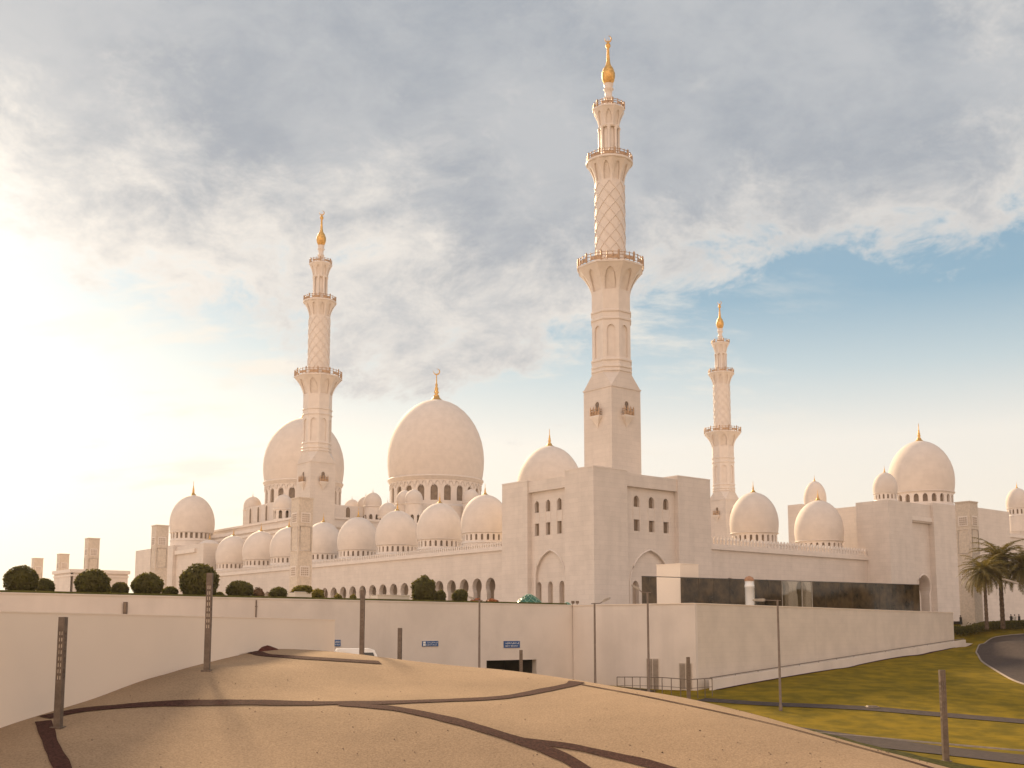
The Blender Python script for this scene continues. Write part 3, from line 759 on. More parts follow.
# ---- left arcade wing with its row of nine domes
XW = -14.0
lw = thing('arcade_wing', 'long white arcade wing with nine domes in a row and horseshoe arches behind bushes', 'building', (*W(XW, YL), PLAZA), AL)
offL = (XW, YL, PLAZA); YE = 190.0
zpl = zM(XW, onX(XW, 490), 551.5)          # top of the cornice
sp = (onX(XW, 387, 8)-onX(XW, 496, 8))/9
y1 = onX(XW, 490.5, 8)
zk = zM(XW, y1, 577.5); kh = keyhole(sp*.72, zk-PLAZA-.3)
ops = [(y1+i*sp, PLAZA+.3, kh) for i in range(int((YE-y1-8)/sp)) if y1+i*sp > YL+2]
b = MB(); b.wall(mpl(XW), YL-.5, YE, PLAZA-.5, zk+1.2, ops, depth=.9, gap=.1); b.wall(mpl(XW), YL-.5, YE, zk+1.2, zpl, [])
b.build('outer_wall', M['marble'], lw, offL)
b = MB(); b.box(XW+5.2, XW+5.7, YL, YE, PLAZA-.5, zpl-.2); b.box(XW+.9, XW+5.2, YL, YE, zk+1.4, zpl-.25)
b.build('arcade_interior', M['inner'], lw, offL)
b = MB(); b.box(XW+.02, XW+14, YL+.1, YE, zpl-.21, zpl); b.box(XW-.35, XW+.6, YL+.1, YE, zpl+.003, zpl+.45); b.box(XW-.18, XW+.4, YL+.1, YE, zpl+.454, zpl+.75)
b.build('cornice', M['trim'], lw, offL)
b = MB(); crest(b, XW+.05, YL+.2, YE-.5, zpl+.75, 'Y', .85, .7); b.build('crenellation', M['trim'], lw, offL)
b = MB(); b.box(XW+13.9, XW+14.4, YL, YE, PLAZA, zpl); b.build('court_wall', M['marble'], lw, offL)
XD = -9.2
for px, ty in ((485, 494.5), (439.5, 503), (397, 510.5), (358, 517), (323, 522), (288.5, 527), (260.5, 531), (233, 535.5), (209, 539.5)):
    Yd = onX(XD, px, 20); zt = zM(XD, Yd, ty); Hd = 7.5; zs = zt-Hd
    dome(lw, offL, XD, Yd, zs, 4.62, Hd, zs-1.9, 13, .46, 1.15, 2.1, drum_r=.93, seg=48)

# ---- left gate block with its dome
YG0, YG1 = onX(-16, 199), onX(-16, 134.5)
offG = (-16, YG0, PLAZA); XG = -16.0
lg = thing('gate_block', 'distant white gate block with one dome at the far left end of the arcade', 'building', (*W(XG, YG0), PLAZA), AL)
zg = zM(XG, YG0, 541); ym1, ym2 = onX(XG, 192), onX(XG, 172)
b = MB(); b.box(XG, XG+22, ym2, YG1, PLAZA-.5, zg); b.box(XG+1, XG+22.2, YG0, ym2, PLAZA-.5, zg-.5)
b.build('wall', M['marble'], lg, offG)
b = MB(); b.box(XG+.4, XG+2, ym1, ym2-.02, zM(XG, ym1, 552), zM(XG, ym1, 548)); b.build('cornice', M['trim'], lg, offG)
Yd = onX(-6, 192, 30); zs = zM(-6, Yd, 533); Hd = zM(-6, Yd, 495)-zs; rg = 22/F*W(-6, Yd)[1]
dome(lg, offG, -6, Yd, zs, rg, Hd, zM(-6, Yd, 541), 14, .8, 1.9, 4.2)

# ---- right arcade wing
YW = -11.3
rw = thing('arcade_wing', 'white arcade wing with a spiked parapet and two round domes behind the glass screen', 'building', (*W(XR, YW), PLAZA), AL)
offR = (XR, YW, PLAZA); XE = onY(YW, 869.5)
zpr = zM(onY(YW, 714), YW, 549.5)
x1 = onY(YW, 749, 8); spx = onY(YW, 767, 8)-x1; zkr = zM(x1, YW, 578.5)
kh = keyhole(min(3.2, spx*.72), zkr-PLAZA-.3)
ops = [(x1+i*spx, PLAZA+.3, kh) for i in range(-3, 12) if XR+2 < x1+i*spx < XE-2]
b = MB(); b.wall(mpr(YW), XR-1, XE+1, PLAZA-.5, zkr+1, ops, depth=.9, gap=.1); b.wall(mpr(YW), XR-1, XE+1, zkr+1, zpr, [])
b.build('outer_wall', M['marble'], rw, offR)
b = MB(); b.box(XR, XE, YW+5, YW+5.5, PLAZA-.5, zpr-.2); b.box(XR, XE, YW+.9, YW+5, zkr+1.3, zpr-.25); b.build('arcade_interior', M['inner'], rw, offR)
b = MB(); b.box(XR, XE, YW+.02, YW+13, zpr-.21, zpr); b.box(XR+.02, XE, YW-.4, YW+.5, zpr+.003, zpr+.65); b.box(XR+.02, XE, YW-.2, YW+.4, zpr+.654, zpr+1.0)
b.build('cornice', M['trim'], rw, offR)
b = MB(); crest(b, YW, XR+.3, XE, zpr+1.0, 'X', 1.35, .95); b.build('crenellation', M['trim'], rw, offR)
for px, ty in ((754.5, 492.3), (819.5, 500.3)):
    Xd = onY(-3.6, px, 18); zt = zM(Xd, -3.6, ty); Rd = 24.2/F*W(Xd, -3.6)[1]; Hd = Rd*1.72
    dome(rw, offR, Xd, -3.6, zt-Hd, Rd, Hd, zt-Hd-2.3, 13, .5, 1.35, 2.2, drum_r=.92)

# ---- right gate
gate = thing('gate_building', 'white gatehouse with a large dome, square piers and a tall horseshoe arch behind the palms', 'building', (*W(onY(-16.7, 890.5), -16.7), PLAZA), AL)
YP = -16.7; XP = onY(YP, 890.5); offT = (XP, YP, PLAZA)
zp = zM(XP, YP, 499.5); x2, x3, x4 = onY(YP, 914), onY(YP, 937), onY(YP, 960)
b = MB(); b.box(XP, x2, YP, YP+7.6, PLAZA-1, zp); b.box(x3, x4+9, YP+.3, YP+12, PLAZA-1, zM(x3, YP, 502.5))
zr = zM(onY(YP, 924), YP, 522); b.box(x2, x3, YP+.9, YP+12.5, zr, zM(x3, YP, 503)-.4)
x5 = onY(YP+3, 1010); b.box(x4+9, x5, YP+2.5, YP+12, PLAZA-1, zM(x5, YP, 511))
b.box(x5, x5+40, YP+7, YP+20, PLAZA-1, zM(x5+4, YP+7, 532)); b.box(x2-.5, x5, YP+11.9, YP+18, PLAZA-1, zM(x3, YP+20, 512))
b.build('wall', M['marble'], gate, offT)
b = MB(); mp = mpr(YP+1.5); xk = onY(YP+1.5, 924.6, 8); za = zM(xk, YP+1.5, 575.5); kw_ = onY(YP+1.5, 931, 8)-onY(YP+1.5, 919, 8)
op = (xk, PLAZA+.02, keyhole(kw_, za-PLAZA))
b.wall(mp, x2-.1, x3+.1, PLAZA-1, zr, [op], depth=2.5, gap=.1); b.build('portal_wall', M['marble'], gate, offT)
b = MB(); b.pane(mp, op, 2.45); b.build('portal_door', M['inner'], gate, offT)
b = MB(); b.tube([mp(op[0]+p[0]*1.08, op[1]+p[1]*1.02, -.02) for p in op[2]], .2, 6); b.build('portal_moulding', M['trim'], gate, offT)
b = MB(); b.box(x2, x3, YP+.6, YP+1.5, zr+.3, zr+1.2); b.build('cornice', M['trim'], gate, offT); b = MB()
b.box(x5-.1, x5+40, YP+6.6, YP+7.4, zM(x5+4, YP+7, 536), zM(x5+4, YP+7, 533.5)); b.build('cornice', M['trim'], gate, offT)
def small_dome(par, off, X, Y, px_r, ty, by, zb, nwin=9, fh=1.6):
    d = W(X, Y)[1]; r = px_r/F*d; zt = zM(X, Y, ty); zs = zat((0, d-r), by); dome(par, off, X, Y, zs, r, zt-zs, zb, nwin, r*.15, (zs-zb)*.6, fh, seg=36)
YD = YP+13; Xd = onY(YD, 921, 35); small_dome(gate, offT, Xd, YD, 32, 441, 489.5, zM(Xd, YD, 507), 12, 4.2)
Yt = YP+4.2; Xd = onY(Yt, 885.5, 28); small_dome(gate, offT, Xd, Yt, 12, 472.5, 492, zM(Xd, Yt, 501), 9, 1.5)
Yt = YP+9; Xd = onY(Yt, 1019, 26); small_dome(gate, offT, Xd, Yt, 11, 488, 507, zM(Xd, Yt, 516), 9, 1.6)
b = MB(); b.lathe(Xd, Yt, [(2.5, PLAZA), (2.5, zM(Xd, Yt, 515))], 16, cap=True); b.build('turret', M['marble'], gate, offT)
# inner side of the gate, seen over the wing
ig = thing('court_block', 'white block with a small dome showing behind the second wing dome', 'building', (*W(onY(24, 843), 24), PLAZA), AL)
Yi = 24.0; xi0, xi1 = onY(Yi, 802), onY(Yi, 842); offI = (xi1, Yi, PLAZA)
b = MB(); b.box(xi0, xi1, Yi, Yi+4, PLAZA, zM(xi1, Yi, 508.5)); b.box(xi1, xi1+24, Yi+4, Yi+14, PLAZA, zM(xi1+5, Yi+4, 513))
b.build('wall', M['marble'], ig, offI)
b = MB(); b.box(xi1+.05, xi1+24, Yi+3.4, Yi+4, zM(xi1+5, Yi+4, 524), zM(xi1+5, Yi+4, 520)); b.build('cornice', M['trim'], ig, offI)
Xd = onY(Yi+3, 814.5, 30); small_dome(ig, offI, Xd, Yi+3, 11.2, 481, 503.5, zM(Xd, Yi+6, 509), 9, 1.6)

# ---- prayer hall with the three great domes
hall = thing('prayer_hall', 'large white prayer hall with three great domes and many little corner domes', 'building', (*W(-2, 113), PLAZA), AL)
offH = (-2, 113, PLAZA)
HX, HY = toM(-25.0, 357.0); HY -= 0
zh = 27.4
b = MB(); b.box(-2, 141, 113, 192, PLAZA, zh); b.box(4, 135, 120, 186, zh, 30.5); 
b.build('wall', M['marble'], hall, offH)
b = MB(); b.box(-2.5, 141.5, 112.5, 192.5, zh+.003, zh+.9); b.box(-2.25, 141.2, 112.75, 192.2, zh-1.2, zh-.5); b.box(3.6, 135.4, 119.6, 186.4, 30.503, 31.1)
b.build('cornice', M['trim'], hall, offH)
def great(px, X, Y, topy, spy, by, rpx, nwin, fh, crescent=False):
    x, y = W(X, Y); rr = rpx/F*y
    zs, zt, zb = zat((x, y-rr), spy), zM(X, Y, topy), zat((x, y-rr), by)
    ww = PI*rr*.92/nwin*.60
    o = dome(hall, offH, X, Y, zs, rr, zt-zs, zb, nwin, ww, (zs-zb)*.52, fh, drum_r=.94, crescent=crescent, seg=80)
    # blind arcade band above the windows
    b = MB(); rd = rr*.945
    for k in range(nwin*2):
        a = FACE-PI/2-.15+(PI+.3)*(k+.5)/(nwin*2); w = .35*PI*rd/(nwin*2)
        b.tube([(X+rd*math.cos(a+q*w/rd), Y+rd*math.sin(a+q*w/rd), zb+(zs-zb)*(.72+.10*(1-q*q))) for q in (-1.3, -.9, -.45, 0, .45, .9, 1.3)], .13, 4)
    b.build('blind_arcade', M['trim'], o, offH)
    return zb
Ym = HY; mX = HX
zb = great(436, mX, Ym, 400, 474, 505, 48.8, 12, 9.0, True)
k1 = (onY(Ym, 303.5, 45), onY(Ym, 549.8, 45))
great(303, k1[0], Ym, 418, 478, 506, 40.3, 11, 7.5); great(549, k1[1], Ym, 446, 500, 522, 33.5, 11, 6.2)
b = MB()
b.box(mX-19, mX+19, Ym-19, Ym+19, 30, zb-.6); b.lathe(mX, Ym, [(16.5, zb-.6), (16.3, zb)], 48)
for xx in k1: b.box(xx-13, xx+13, Ym-13, Ym+13, 30, zM(xx, Ym, 506)-.5 if xx < mX else zM(xx, Ym, 522)-.5)
b.build('dome_podium', M['marble'], hall, offH)
def turret(X, Y, zb, zt, r):
    b = MB(); b.wall(lambda u, z, dep: (X+(r-dep)*math.cos(u/r), Y+(r-dep)*math.sin(u/r), z), FACE*r-PI*r, FACE*r+PI*r, zb, zt-1.95*r,
                     [((FACE+k*PI/4)*r, zb+1.0, arch(r*.42, min(3.2, zt-1.95*r-zb-1.4), 5)) for k in (-2, -1, 0, 1, 2)], depth=.4, gap=.06, sub=.6)
    b.lathe(X, Y, [(r, zt-2.1*r), (r*1.12, zt-2.0*r), (r*1.12, zt-1.9*r), (r*.6, zt-1.89*r)], 24)
    o = b.build('turret', M['trim'], hall, offH)
    b = MB(); b.lathe(X, Y, [(r*.98, zt-2.3*r), (r*.3, zt-2.3*r)], 16); b.lathe(X, Y, [(r*.72, zb), (r*.72, zt-2.1*r)], 16); b.build('turret_interior', M['pane'], o, offH)
    b = MB(); b.lathe(X, Y, [(r*1.05*q[1], zt-1.89*r+1.6*r*q[0]) for q in DP_TALL], 28); finial(b, X, Y, zt-.3*r, r*.55); b.build('turret_dome', M['dome'], o, offH)
TUR = [(352, 497, 512, 171), (373, 490, 0, 138), (366, 494, 0, 144), (284, 492, 0, 138), (253, 494, 0, 164), (414, 487, 0, 131), (405, 488, 0, 137), (471, 487, 0, 131), (388, 500, 0, 126), (333, 505, 0, 150)]
for px, ty, _, Y in TUR:
    Xt = onY(Y, px, 42); zt = zM(Xt, Y, ty)
    turret(Xt, Y, 30.4, zt, 2.55)
# arched windows of the podiums below the drums
for cx_, hw_, n_ in ((mX, 19, 5), (k1[0], 13, 4)):
    for k in range(n_):
        for mp_, c_ in ((mpl(cx_-hw_), Ym), (mpr(Ym-hw_), cx_)):
            op = (c_+(k-(n_-1)/2)*2*hw_/n_*.8, 32.0, arch(1.7, 4.6, 6)); b = MB(); b.pane(mp_, op, -.03); w_ = b.build('window', M['pane'], hall, offH)
            b = MB(); b.tube([mp_(op[0]+p[0], op[1]+p[1], -.05) for p in op[2]], .16, 5); b.build('window_frame', M['trim'], w_, offH)

# ---- stone ventilation towers
def vent_tower(px, d, topy, label, first=None):
    x, y, _ = at(px, 560, d); h = zat((x, y), topy)-PLAZA
    if first:
        o = copy_tree(first); o.location = (x, y, PLAZA); o['label'] = label; return o
    t = thing('ventilation_tower', label, 'tower', (x, y, PLAZA), AL, 'slender stone ventilation towers')
    a = 1.45; b = MB(); b.box(-a, a, -a, a, -1, h*.53); b.box(-a+.05, a-.05, -a+.05, a-.05, h*.53, h*.55); b.box(-a, a, -a, a, h*.55, h)
    b.box(-a-.1, a+.1, -a-.1, a+.1, h+.002, h+.25); b.build('shaft', M['carved'], t)
    for axis in (0, 1):
        for (z0, z1) in ((h*.80, h*.80+1.9), (h*.36, h*.36+1.9)):
            b = MB()
            if axis == 0: b.box(-a-.09, -a+.05, -.95, .95, z0, z1)
            else: b.box(-.95, .95, -a-.09, -a+.05, z0, z1)
            g = b.build('grille_frame', M['trim'], t)
            b = MB()
            for i in range(4):
                for j in range(4):
                    if (i+j) % 2 and False: continue
                    u0 = -.75+i*.39; zz = z0+.2+j*.39
                    if axis == 0: b.box(-a-.12, -a-.08, u0, u0+.27, zz, zz+.27)
                    else: b.box(u0, u0+.27, -a-.12, -a-.08, zz, zz+.27)
            b.build('grille', M['inner'], g)
    for axis in (0, 1):
        b = MB(); z0, z1 = h*.57, h*.77
        fr = [(-1.1, z0), (1.1, z0), (1.1, z1), (-1.1, z1), (-1.1, z0)]
        b.tube([(-a-.03, u, z) if axis == 0 else (u, -a-.03, z) for u, z in fr], .07, 5); b.build('panel_moulding', M['trim'], t)
    return t
vt = vent_tower(301, 200, 499.5, 'slender stone tower standing among the clipped bushes before the arcade domes')
vent_tower(969, 206, 494, 'slender stone tower in front of the gatehouse beside the palms', vt)
vent_tower(159, 252, 528.5, 'slender stone tower in front of the far left gate block', vt)
vent_tower(91.5, 287, 541.5, 'taller of the two slender stone towers over the small low pavilion', vt)
vent_tower(63, 345, 556.5, 'shorter of the two slender stone towers over the small low pavilion', vt)
vent_tower(37.5, 365, 560.5, 'farthest little stone tower above the leftmost round bushes', vt)

# ---- low pavilion at the far left
px0 = at(70, 590, 250); Xp, Yp = toM(px0[0], px0[1])
pav = thing('pavilion', 'small low white pavilion with a flat cornice at the far left', 'building', (*px0[:2], PLAZA), AL)
offP = (Xp, Yp, PLAZA); xr = onY(Yp, 127, 8); yl = onX(Xp, 53, 8); zpv = zat(px0, 569)
b = MB(); b.box(Xp+.6, xr, Yp, yl, PLAZA-.5, zpv-.8)
hw = (yl-Yp); b.wall(mpl(Xp), Yp, yl, PLAZA-.5, zpv-.8, [(Yp+hw*q, PLAZA, arch(hw*.2, 6.5, 6)) for q in (.2, .5, .8)], depth=.6); b.build('wall', M['marble'], pav, offP)
b = MB(); b.box(Xp-.4, xr+.4, Yp-.4, yl+.4, zpv-.79, zpv); b.box(Xp-.15, xr+.15, Yp-.15, yl+.15, zpv-1.6, zpv-1.2); b.build('cornice', M['trim'], pav, offP)

# ------------------------------------------------------------------ glass screen on the corner wall
ga, gb = at(640, 590, 149), at(921, 590, 186)
GL, tG, nG = wline(ga[:2], gb[:2]); mpG = wmap(ga[:2], tG, nG)
scr = thing('glass_screen', 'long low screen of dark reflecting glass panels above the corner wall', 'glass screen', (*ga[:2], PLAZA))
offS = (*ga[:2], PLAZA)
ug = lambda px: u_on(ga[:2], tG, px, 5)
zt0 = zat(mpG(ug(690), 0, 0), 578); zt1 = zat(mpG(ug(918), 0, 0), 585)
ztp = lambda px: zt0+(zt1-zt0)*(px-690)/228
def panel(p0, p1, m, z0=PLAZA, z1=None):
    b = MB(); slab(b, ga[:2], tG, nG, ug(p0), ug(p1)-.06, -.03, .03, z0, ztp(p0), z0, ztp(p1)); return b.build('glass_panel', m, scr, offS)
for p0, p1, m in ((642, 650, 'glass'), (650, 657, 'glass'), (681, 699, 'glass'), (699, 714, 'glass'), (714, 730, 'glass'), (730, 745, 'glass'), (745, 755, 'clear'), (755, 769, 'glass'), (769, 782, 'glass'),
                  (782, 792.5, 'clear'), (792.5, 802, 'clear'), (802, 812, 'clear')): panel(p0, p1, M[m])
for i in range(8): panel(812+i*13.5, 812+(i+1)*13.5, M['glass'])
b = MB(); slab(b, ga[:2], tG, nG, ug(642), ug(920), -.06, .06, ztp(642)+.003, ztp(642)+.1, ztp(920)+.003, ztp(920)+.1); b.build('top_rail', M['gframe'], scr, offS)
for p in (782, 802, 812):
    b = MB(); slab(b, ga[:2], tG, nG, ug(p)-.05, ug(p)+.05, -.09, .09, PLAZA, ztp(p)); b.build('mullion', M['lhead'], scr, offS)
c0 = at(680.5, 590, 155); X0, Y0 = toM(c0[0], c0[1])
pier = thing('stone_pier', 'plain square stone pier standing between the dark glass panels', 'pier', (*c0[:2], PLAZA), AL)
b = MB(); zpp = zat(c0, 564); xx = onY(Y0, 699, 5)-X0; yy = onX(X0, 657, 5)-Y0
b.box(0, xx, 0, yy, 0, zpp-PLAZA); b.build('shaft', M['wallc'], pier)
b = MB(); b.box(-.04, xx+.04, -.04, yy+.04, zpp-PLAZA+.002, zpp-PLAZA+.12); b.build('cap', M['wallc'], pier)
q = at(749.5, 590, 149)
post = thing('gate_post', 'pale post in front of the glass with a domed cap coloured like a sunlit arch top', 'post', (q[0], q[1], PLAZA))
b = MB(); zq = zat(q, 581)-PLAZA; b.lathe(0, 0, [(.58, 0), (.58, zq-.9), (.66, zq-.85), (.66, zq-.5), (.58, zq-.45), (.58, zq)], 8); b.build('shaft', M['white'], post)
b = MB(); b.lathe(0, 0, [(.66, zq), (.68, zq+.2), (.5, zq+.5), (.1, zq+.68)], 12); b.build('cap', M['sunlit_orange'], post)  # cap colour paints in the sunlight on an arch top behind
# skylight domes
def skylight(px, d, rpx, topy, label):
    x, y, _ = at(px, 600, d); r = rpx/F*d; z0 = WT+.2; h = zat((x, y), topy)-z0
    t = thing('skylight_dome', label, 'skylight', (x, y, z0), 0, 'green glass skylights')
    b = MB(); b.lathe(0, 0, [(max(.02, r*q), h*(1-q**1.45)) for q in np.linspace(1, 0, 12)], 24); b.build('glass', M['green'], t)
    b = MB()
    for sgn in (-1, 1):
        for k in range(9):
            b.tube([(1.012*r*q*math.cos(2*PI*k/9+sgn*(1-q)*1.4), 1.012*r*q*math.sin(2*PI*k/9+sgn*(1-q)*1.4), 1.012*h*(1-q**1.45)) for q in np.linspace(1, .06, 9)], .045, 4)
    b.lathe(0, 0, [(r*1.03, -1.2), (r*1.03, .05), (r*.9, .1)], 24); b.build('ribs', M['gribs'], t)
skylight(529, 158, 17.5, 594, 'larger green glass skylight dome with crossing white ribs on the wall top')
skylight(567, 156, 6.5, 602.3, 'small green glass skylight dome near the corner of the wall')

# ------------------------------------------------------------------ planting
def leaf_cloud(n, rx, ry, rz, cz, size, flat=.0, lump=.12):
    b = MB(); k = 0
    ph = rng.uniform(0, 6.28, 6)
    while k < n:
        v = rng.normal(size=3); v /= np.linalg.norm(v)
        if v[2]*rz+cz < .03: continue
        s = 1+lump*(math.sin(3.1*v[0]+ph[0])*math.sin(2.7*v[1]+ph[1])+.6*math.sin(6*v[2]+ph[2]+4*v[0]))+rng.normal()*.025
        s *= 1-abs(rng.normal())*.10
        p = np.array((v[0]*rx*s, v[1]*ry*s, cz+v[2]*rz*s))
        t1 = np.cross(v, rng.normal(size=3)); t1 /= np.linalg.norm(t1)+1e-9
        t2 = np.cross(v, t1)+v*rng.normal()*.8; t2 /= np.linalg.norm(t2)
        a = size*rng.uniform(.6, 1.4)
        b.add([p-t1*a*.5, p+t2*a*.9, p+t1*a*.5, p-t2*a*.5], [(0, 1, 2, 3)]); k += 1
    return b
def core(rx, ry, rz, cz):
    b = MB(); b.lathe(0, 0, [(max(.02, rx*math.cos(a)), max(0.0, cz+rz*math.sin(a))) for a in np.linspace(-1.4, PI/2, 12)], 20); return b
def bush(px, wpx, topy, back, label, leafm='leaf', n=2600, cat='bush', name='topiary_bush', lump=.03, group='clipped bushes along the wall top', sz=.17):
    a_ = mpB(0, 0, back)[:2]; u = u_on(a_, tB, px, 4); q = mpB(u, 0, back)
    z0 = WT+.2 if back < 14 else PLAZA
    w = wpx/F*q[1]; zt = zat(q, topy); h = zt-z0; rz = max(h*.56, .3); cz = h-rz
    t = thing(name, label, cat, (q[0], q[1], z0), rng.uniform(0, 6), group)
    f = leaf_cloud(n, w/2, w/2, rz, cz, sz*max(.8, min(1.4, w/2.6)), lump=lump).build('foliage', M[leafm], t)
    core(w/2*.88, w/2*.88, rz*.88, cz).build('inner_twigs', M[leafm], f)
    b = MB(); b.tube([(0, 0, -.3), (0.02, 0, max(cz, .35))], .07, 6); b.build('stem', M['bark'], t)
    return t
bush(21, 32, 566, 4, 'round clipped bush at the left end of the wall top, before the farthest stone tower')
bush(45, 18, 578, 9, 'half hidden round bush just right of the leftmost large bush', n=1600)
bush(92, 33, 569, 4, 'round clipped bush in front of the small pavilion')
bush(107, 9, 584, 9, 'tiny bush tucked right behind the pavilion bush', n=700)
bush(120, 17, 582, 5, 'small round bush at the right end of the pavilion', n=1400)
bush(147, 31, 573, 4, 'round clipped bush left of the tower at the gate block')
bush(170, 16, 586.5, 6, 'low flat bush between two large round bushes below the gate block', n=1200)
bush(198.5, 38, 564, 4, 'largest round clipped bush behind the tall light column', n=3600)
bush(219, 10, 592, 7, 'tiny bush peeping out right of the largest round bush', n=700)
bush(239.5, 26, 580.5, 4, 'wide domed bush left of the reddish shrub', n=2200)
bush(258, 12, 588, 5, 'small reddish shrub between two clipped green bushes', 'leaf3', 900, 'shrub', 'flowering_shrub', .2)
bush(278, 18, 587, 4, 'small round bush just left of the slender stone tower', n=1500)
bush(318, 12, 589, 4, 'small yellow green shrub right of the planter hedge', 'leaf2', 1000, 'shrub', 'yellow_shrub', .18)
bush(338, 7, 594, 5, 'tiny yellow shrub before the first horseshoe arches', 'leaf2', 500, 'shrub', 'yellow_shrub', .2)
bush(353, 6, 595, 5, 'tiny yellow shrub left of the light column at the wall', 'leaf2', 450, 'shrub', 'yellow_shrub', .2)
bush(424, 25, 576.5, 4, 'tall irregular dark bush in front of the horseshoe arches', n=2600, lump=.16)
bush(440, 13, 590, 3, 'low bush leaning against the tall irregular bush', n=1100, lump=.14)
bush(460, 16, 589, 3, 'small dark round bush left of the lamp at the arches', n=1500)
bush(476, 10, 598.5, 4, 'low bed of orange flowers beside the small dark round bush', 'flower', 700, 'flowers', 'flower_bed', .2)
bush(492, 12, 599, 4, 'low bed of orange flowers beneath the last horseshoe arch', 'flower', 800, 'flowers', 'flower_bed', .2)
# planter boxes
for px, w, d0, top, lab in ((302, 23, 9, 592, 'long pale stone planter with a clipped hedge below the stone tower'), (390, 38, 9, 595, 'long low pale stone planter in front of the horseshoe arches')):
    u = u_on(mpB(0, 0, d0)[:2], tB, px, 4); q = mpB(u, 0, d0); zt = zat(q, top); ww = w/F*q[1]
    t = thing('planter', lab, 'planter', (q[0], q[1], WT+.2), math.atan2(tB[1], tB[0]))
    b = MB(); hh = zt-WT-.2; b.box(-ww/2, ww/2, -.8, .8, -.2, hh-.1); b.box(-ww/2-.06, ww/2+.06, -.86, -.6, hh-.097, hh); b.box(-ww/2-.06, ww/2+.06, .6, .86, hh-.097, hh); b.build('box', M['wallc'], t)
    b = MB(); b.box(-ww/2+.1, ww/2-.1, -.58, .58, hh-.095, hh-.04); b.build('soil', M['bark'], t)
    if px == 302:
        h = bush(302, 22, 587, d0, 'clipped yellow green hedge growing in the long planter', 'leaf2', 1800, 'hedge', 'hedge', .1); h.location.z = zt-.2
        h.scale = (1, .7, .62)
# hedge by the drive
e = cst([(957, 637), (967, 638.5), (977, 636), (990, 632.5), (1010, 630.5), (1040, 629.5)], ground_z)
Qh = resample([(x+.3, y+1.8) for x, y in e], .5); hb = MB()
for i, (x, y) in enumerate(Qh):
    g = gz((x, y))
    for k in range(230):
        p = np.array((x+rng.normal()*.6, y+rng.uniform(-2.0, 2.0), g+1.5*math.sqrt(rng.uniform(0, 1))+rng.normal()*.05))
        a = .2*rng.uniform(.6, 1.3); t1 = rng.normal(size=3); t1 /= np.linalg.norm(t1); t2 = np.cross(t1, rng.normal(size=3)); t2 /= np.linalg.norm(t2)
        hb.add([p-t1*a*.5, p+t2*a*.8, p+t1*a*.5, p-t2*a*.5], [(0, 1, 2, 3)])
ho = hb.build('hedge', M['leaf']); tag(ho, 'low dark clipped hedge curving along the drive beneath the palms', 'hedge')

def palm_mesh():
    c = MB()
    for k in range(62):
        az = k*2.39996+rng.normal()*.15; up = 1.35-1.85*(k/62)**.85+rng.normal()*.08; L = rng.uniform(4.4, 5.6)
        pts = []; p = np.array((0, 0, 0.)); el = up
        for i in range(13):
            pts.append(p.copy()); p = p+np.array((math.cos(az)*math.cos(el), math.sin(az)*math.cos(el), math.sin(el)))*L/12; el -= .10+.05*(i/12)
        c.tube([tuple(q) for q in pts], [.05*(1-i/14) for i in range(13)], 4)
        for i in range(1, 13):
            for j in range(3):
                f = (i-1+j/3); q0 = pts[i-1]*(1-j/3)+pts[i]*(j/3)
                t = pts[i]-pts[i-1]; t /= np.linalg.norm(t); sd = np.cross(t, (0, 0, 1.)); sd /= np.linalg.norm(sd)+1e-9
                ln = .85*math.sin(PI*min(1, (f+1.5)/13.5))**.6+.12
                for s in (-1, 1):
                    d = sd*s*.8+t*.55+np.array((0, 0, -.28+rng.normal()*.12)); d /= np.linalg.norm(d)
                    e_ = q0+d*ln; w = t*.06
                    c.add([tuple(q0-w), tuple(q0+w), tuple(e_)], [(0, 1, 2)])
    return c
pm_crown = palm_mesh()
def palm(px, d, base_y, crown_y, label, first=None, s=1.0):
    x, y, z = at(px, base_y, d) if not isinstance(px, tuple) else (*px, base_y)
    if first:
        o = copy_tree(first); o.location = (x, y, z); o['label'] = label; o.scale = (s, s, s); o.rotation_euler = (0, 0, rng.uniform(0, 6)); return o
    h = zat((x, y), crown_y)-z
    t = thing('palm_tree', label, 'palm', (x, y, z), 0, 'date palms by the drive')
    b = MB(); n = 26; b.lathe(0, 0, [((.33-.10*i/n)*(1.12 if i % 2 else .95), -.4+(h+.4)*i/n) for i in range(n+1)], 10, smooth=False); b.build('trunk', M['bark'], t)
    o = pm_crown.build('crown', M['palm'], t); o.location = (0, 0, h)
    d_ = MB()
    for k in range(26):
        a = k*2.4; d_.tube([(.25*math.cos(a), .25*math.sin(a), h-.2), (1.0*math.cos(a), 1.0*math.sin(a), h-1.0), (1.2*math.cos(a), 1.2*math.sin(a), h-2.2-rng.uniform(0, .6))], [.05, .05, .02], 4)
    d_.build('dead_fronds', M['bark'], t)
    return t
pl = palm(987, 192, 627, 572, 'left palm with drooping fronds in front of the gatehouse wall')
palm(1003, 197, 626, 0, 'taller middle palm rising behind the left palm', pl, 1.24)
palm(1028, 193, 626, 0, 'palm cut off by the right edge of the view', pl, 1.08)
# the same planting goes on along the drive and mirrors in the glass
for i, (x, y, s) in enumerate(((104, 188, 1.1), (112, 196, .95), (121, 186, 1.2), (130, 199, 1.0), (141, 190, 1.15), (118, 205, 1.1))):
    palm((x, y), 0, gz((x, y)), 0, 'palm of the row continuing along the drive beyond the view', pl, s)

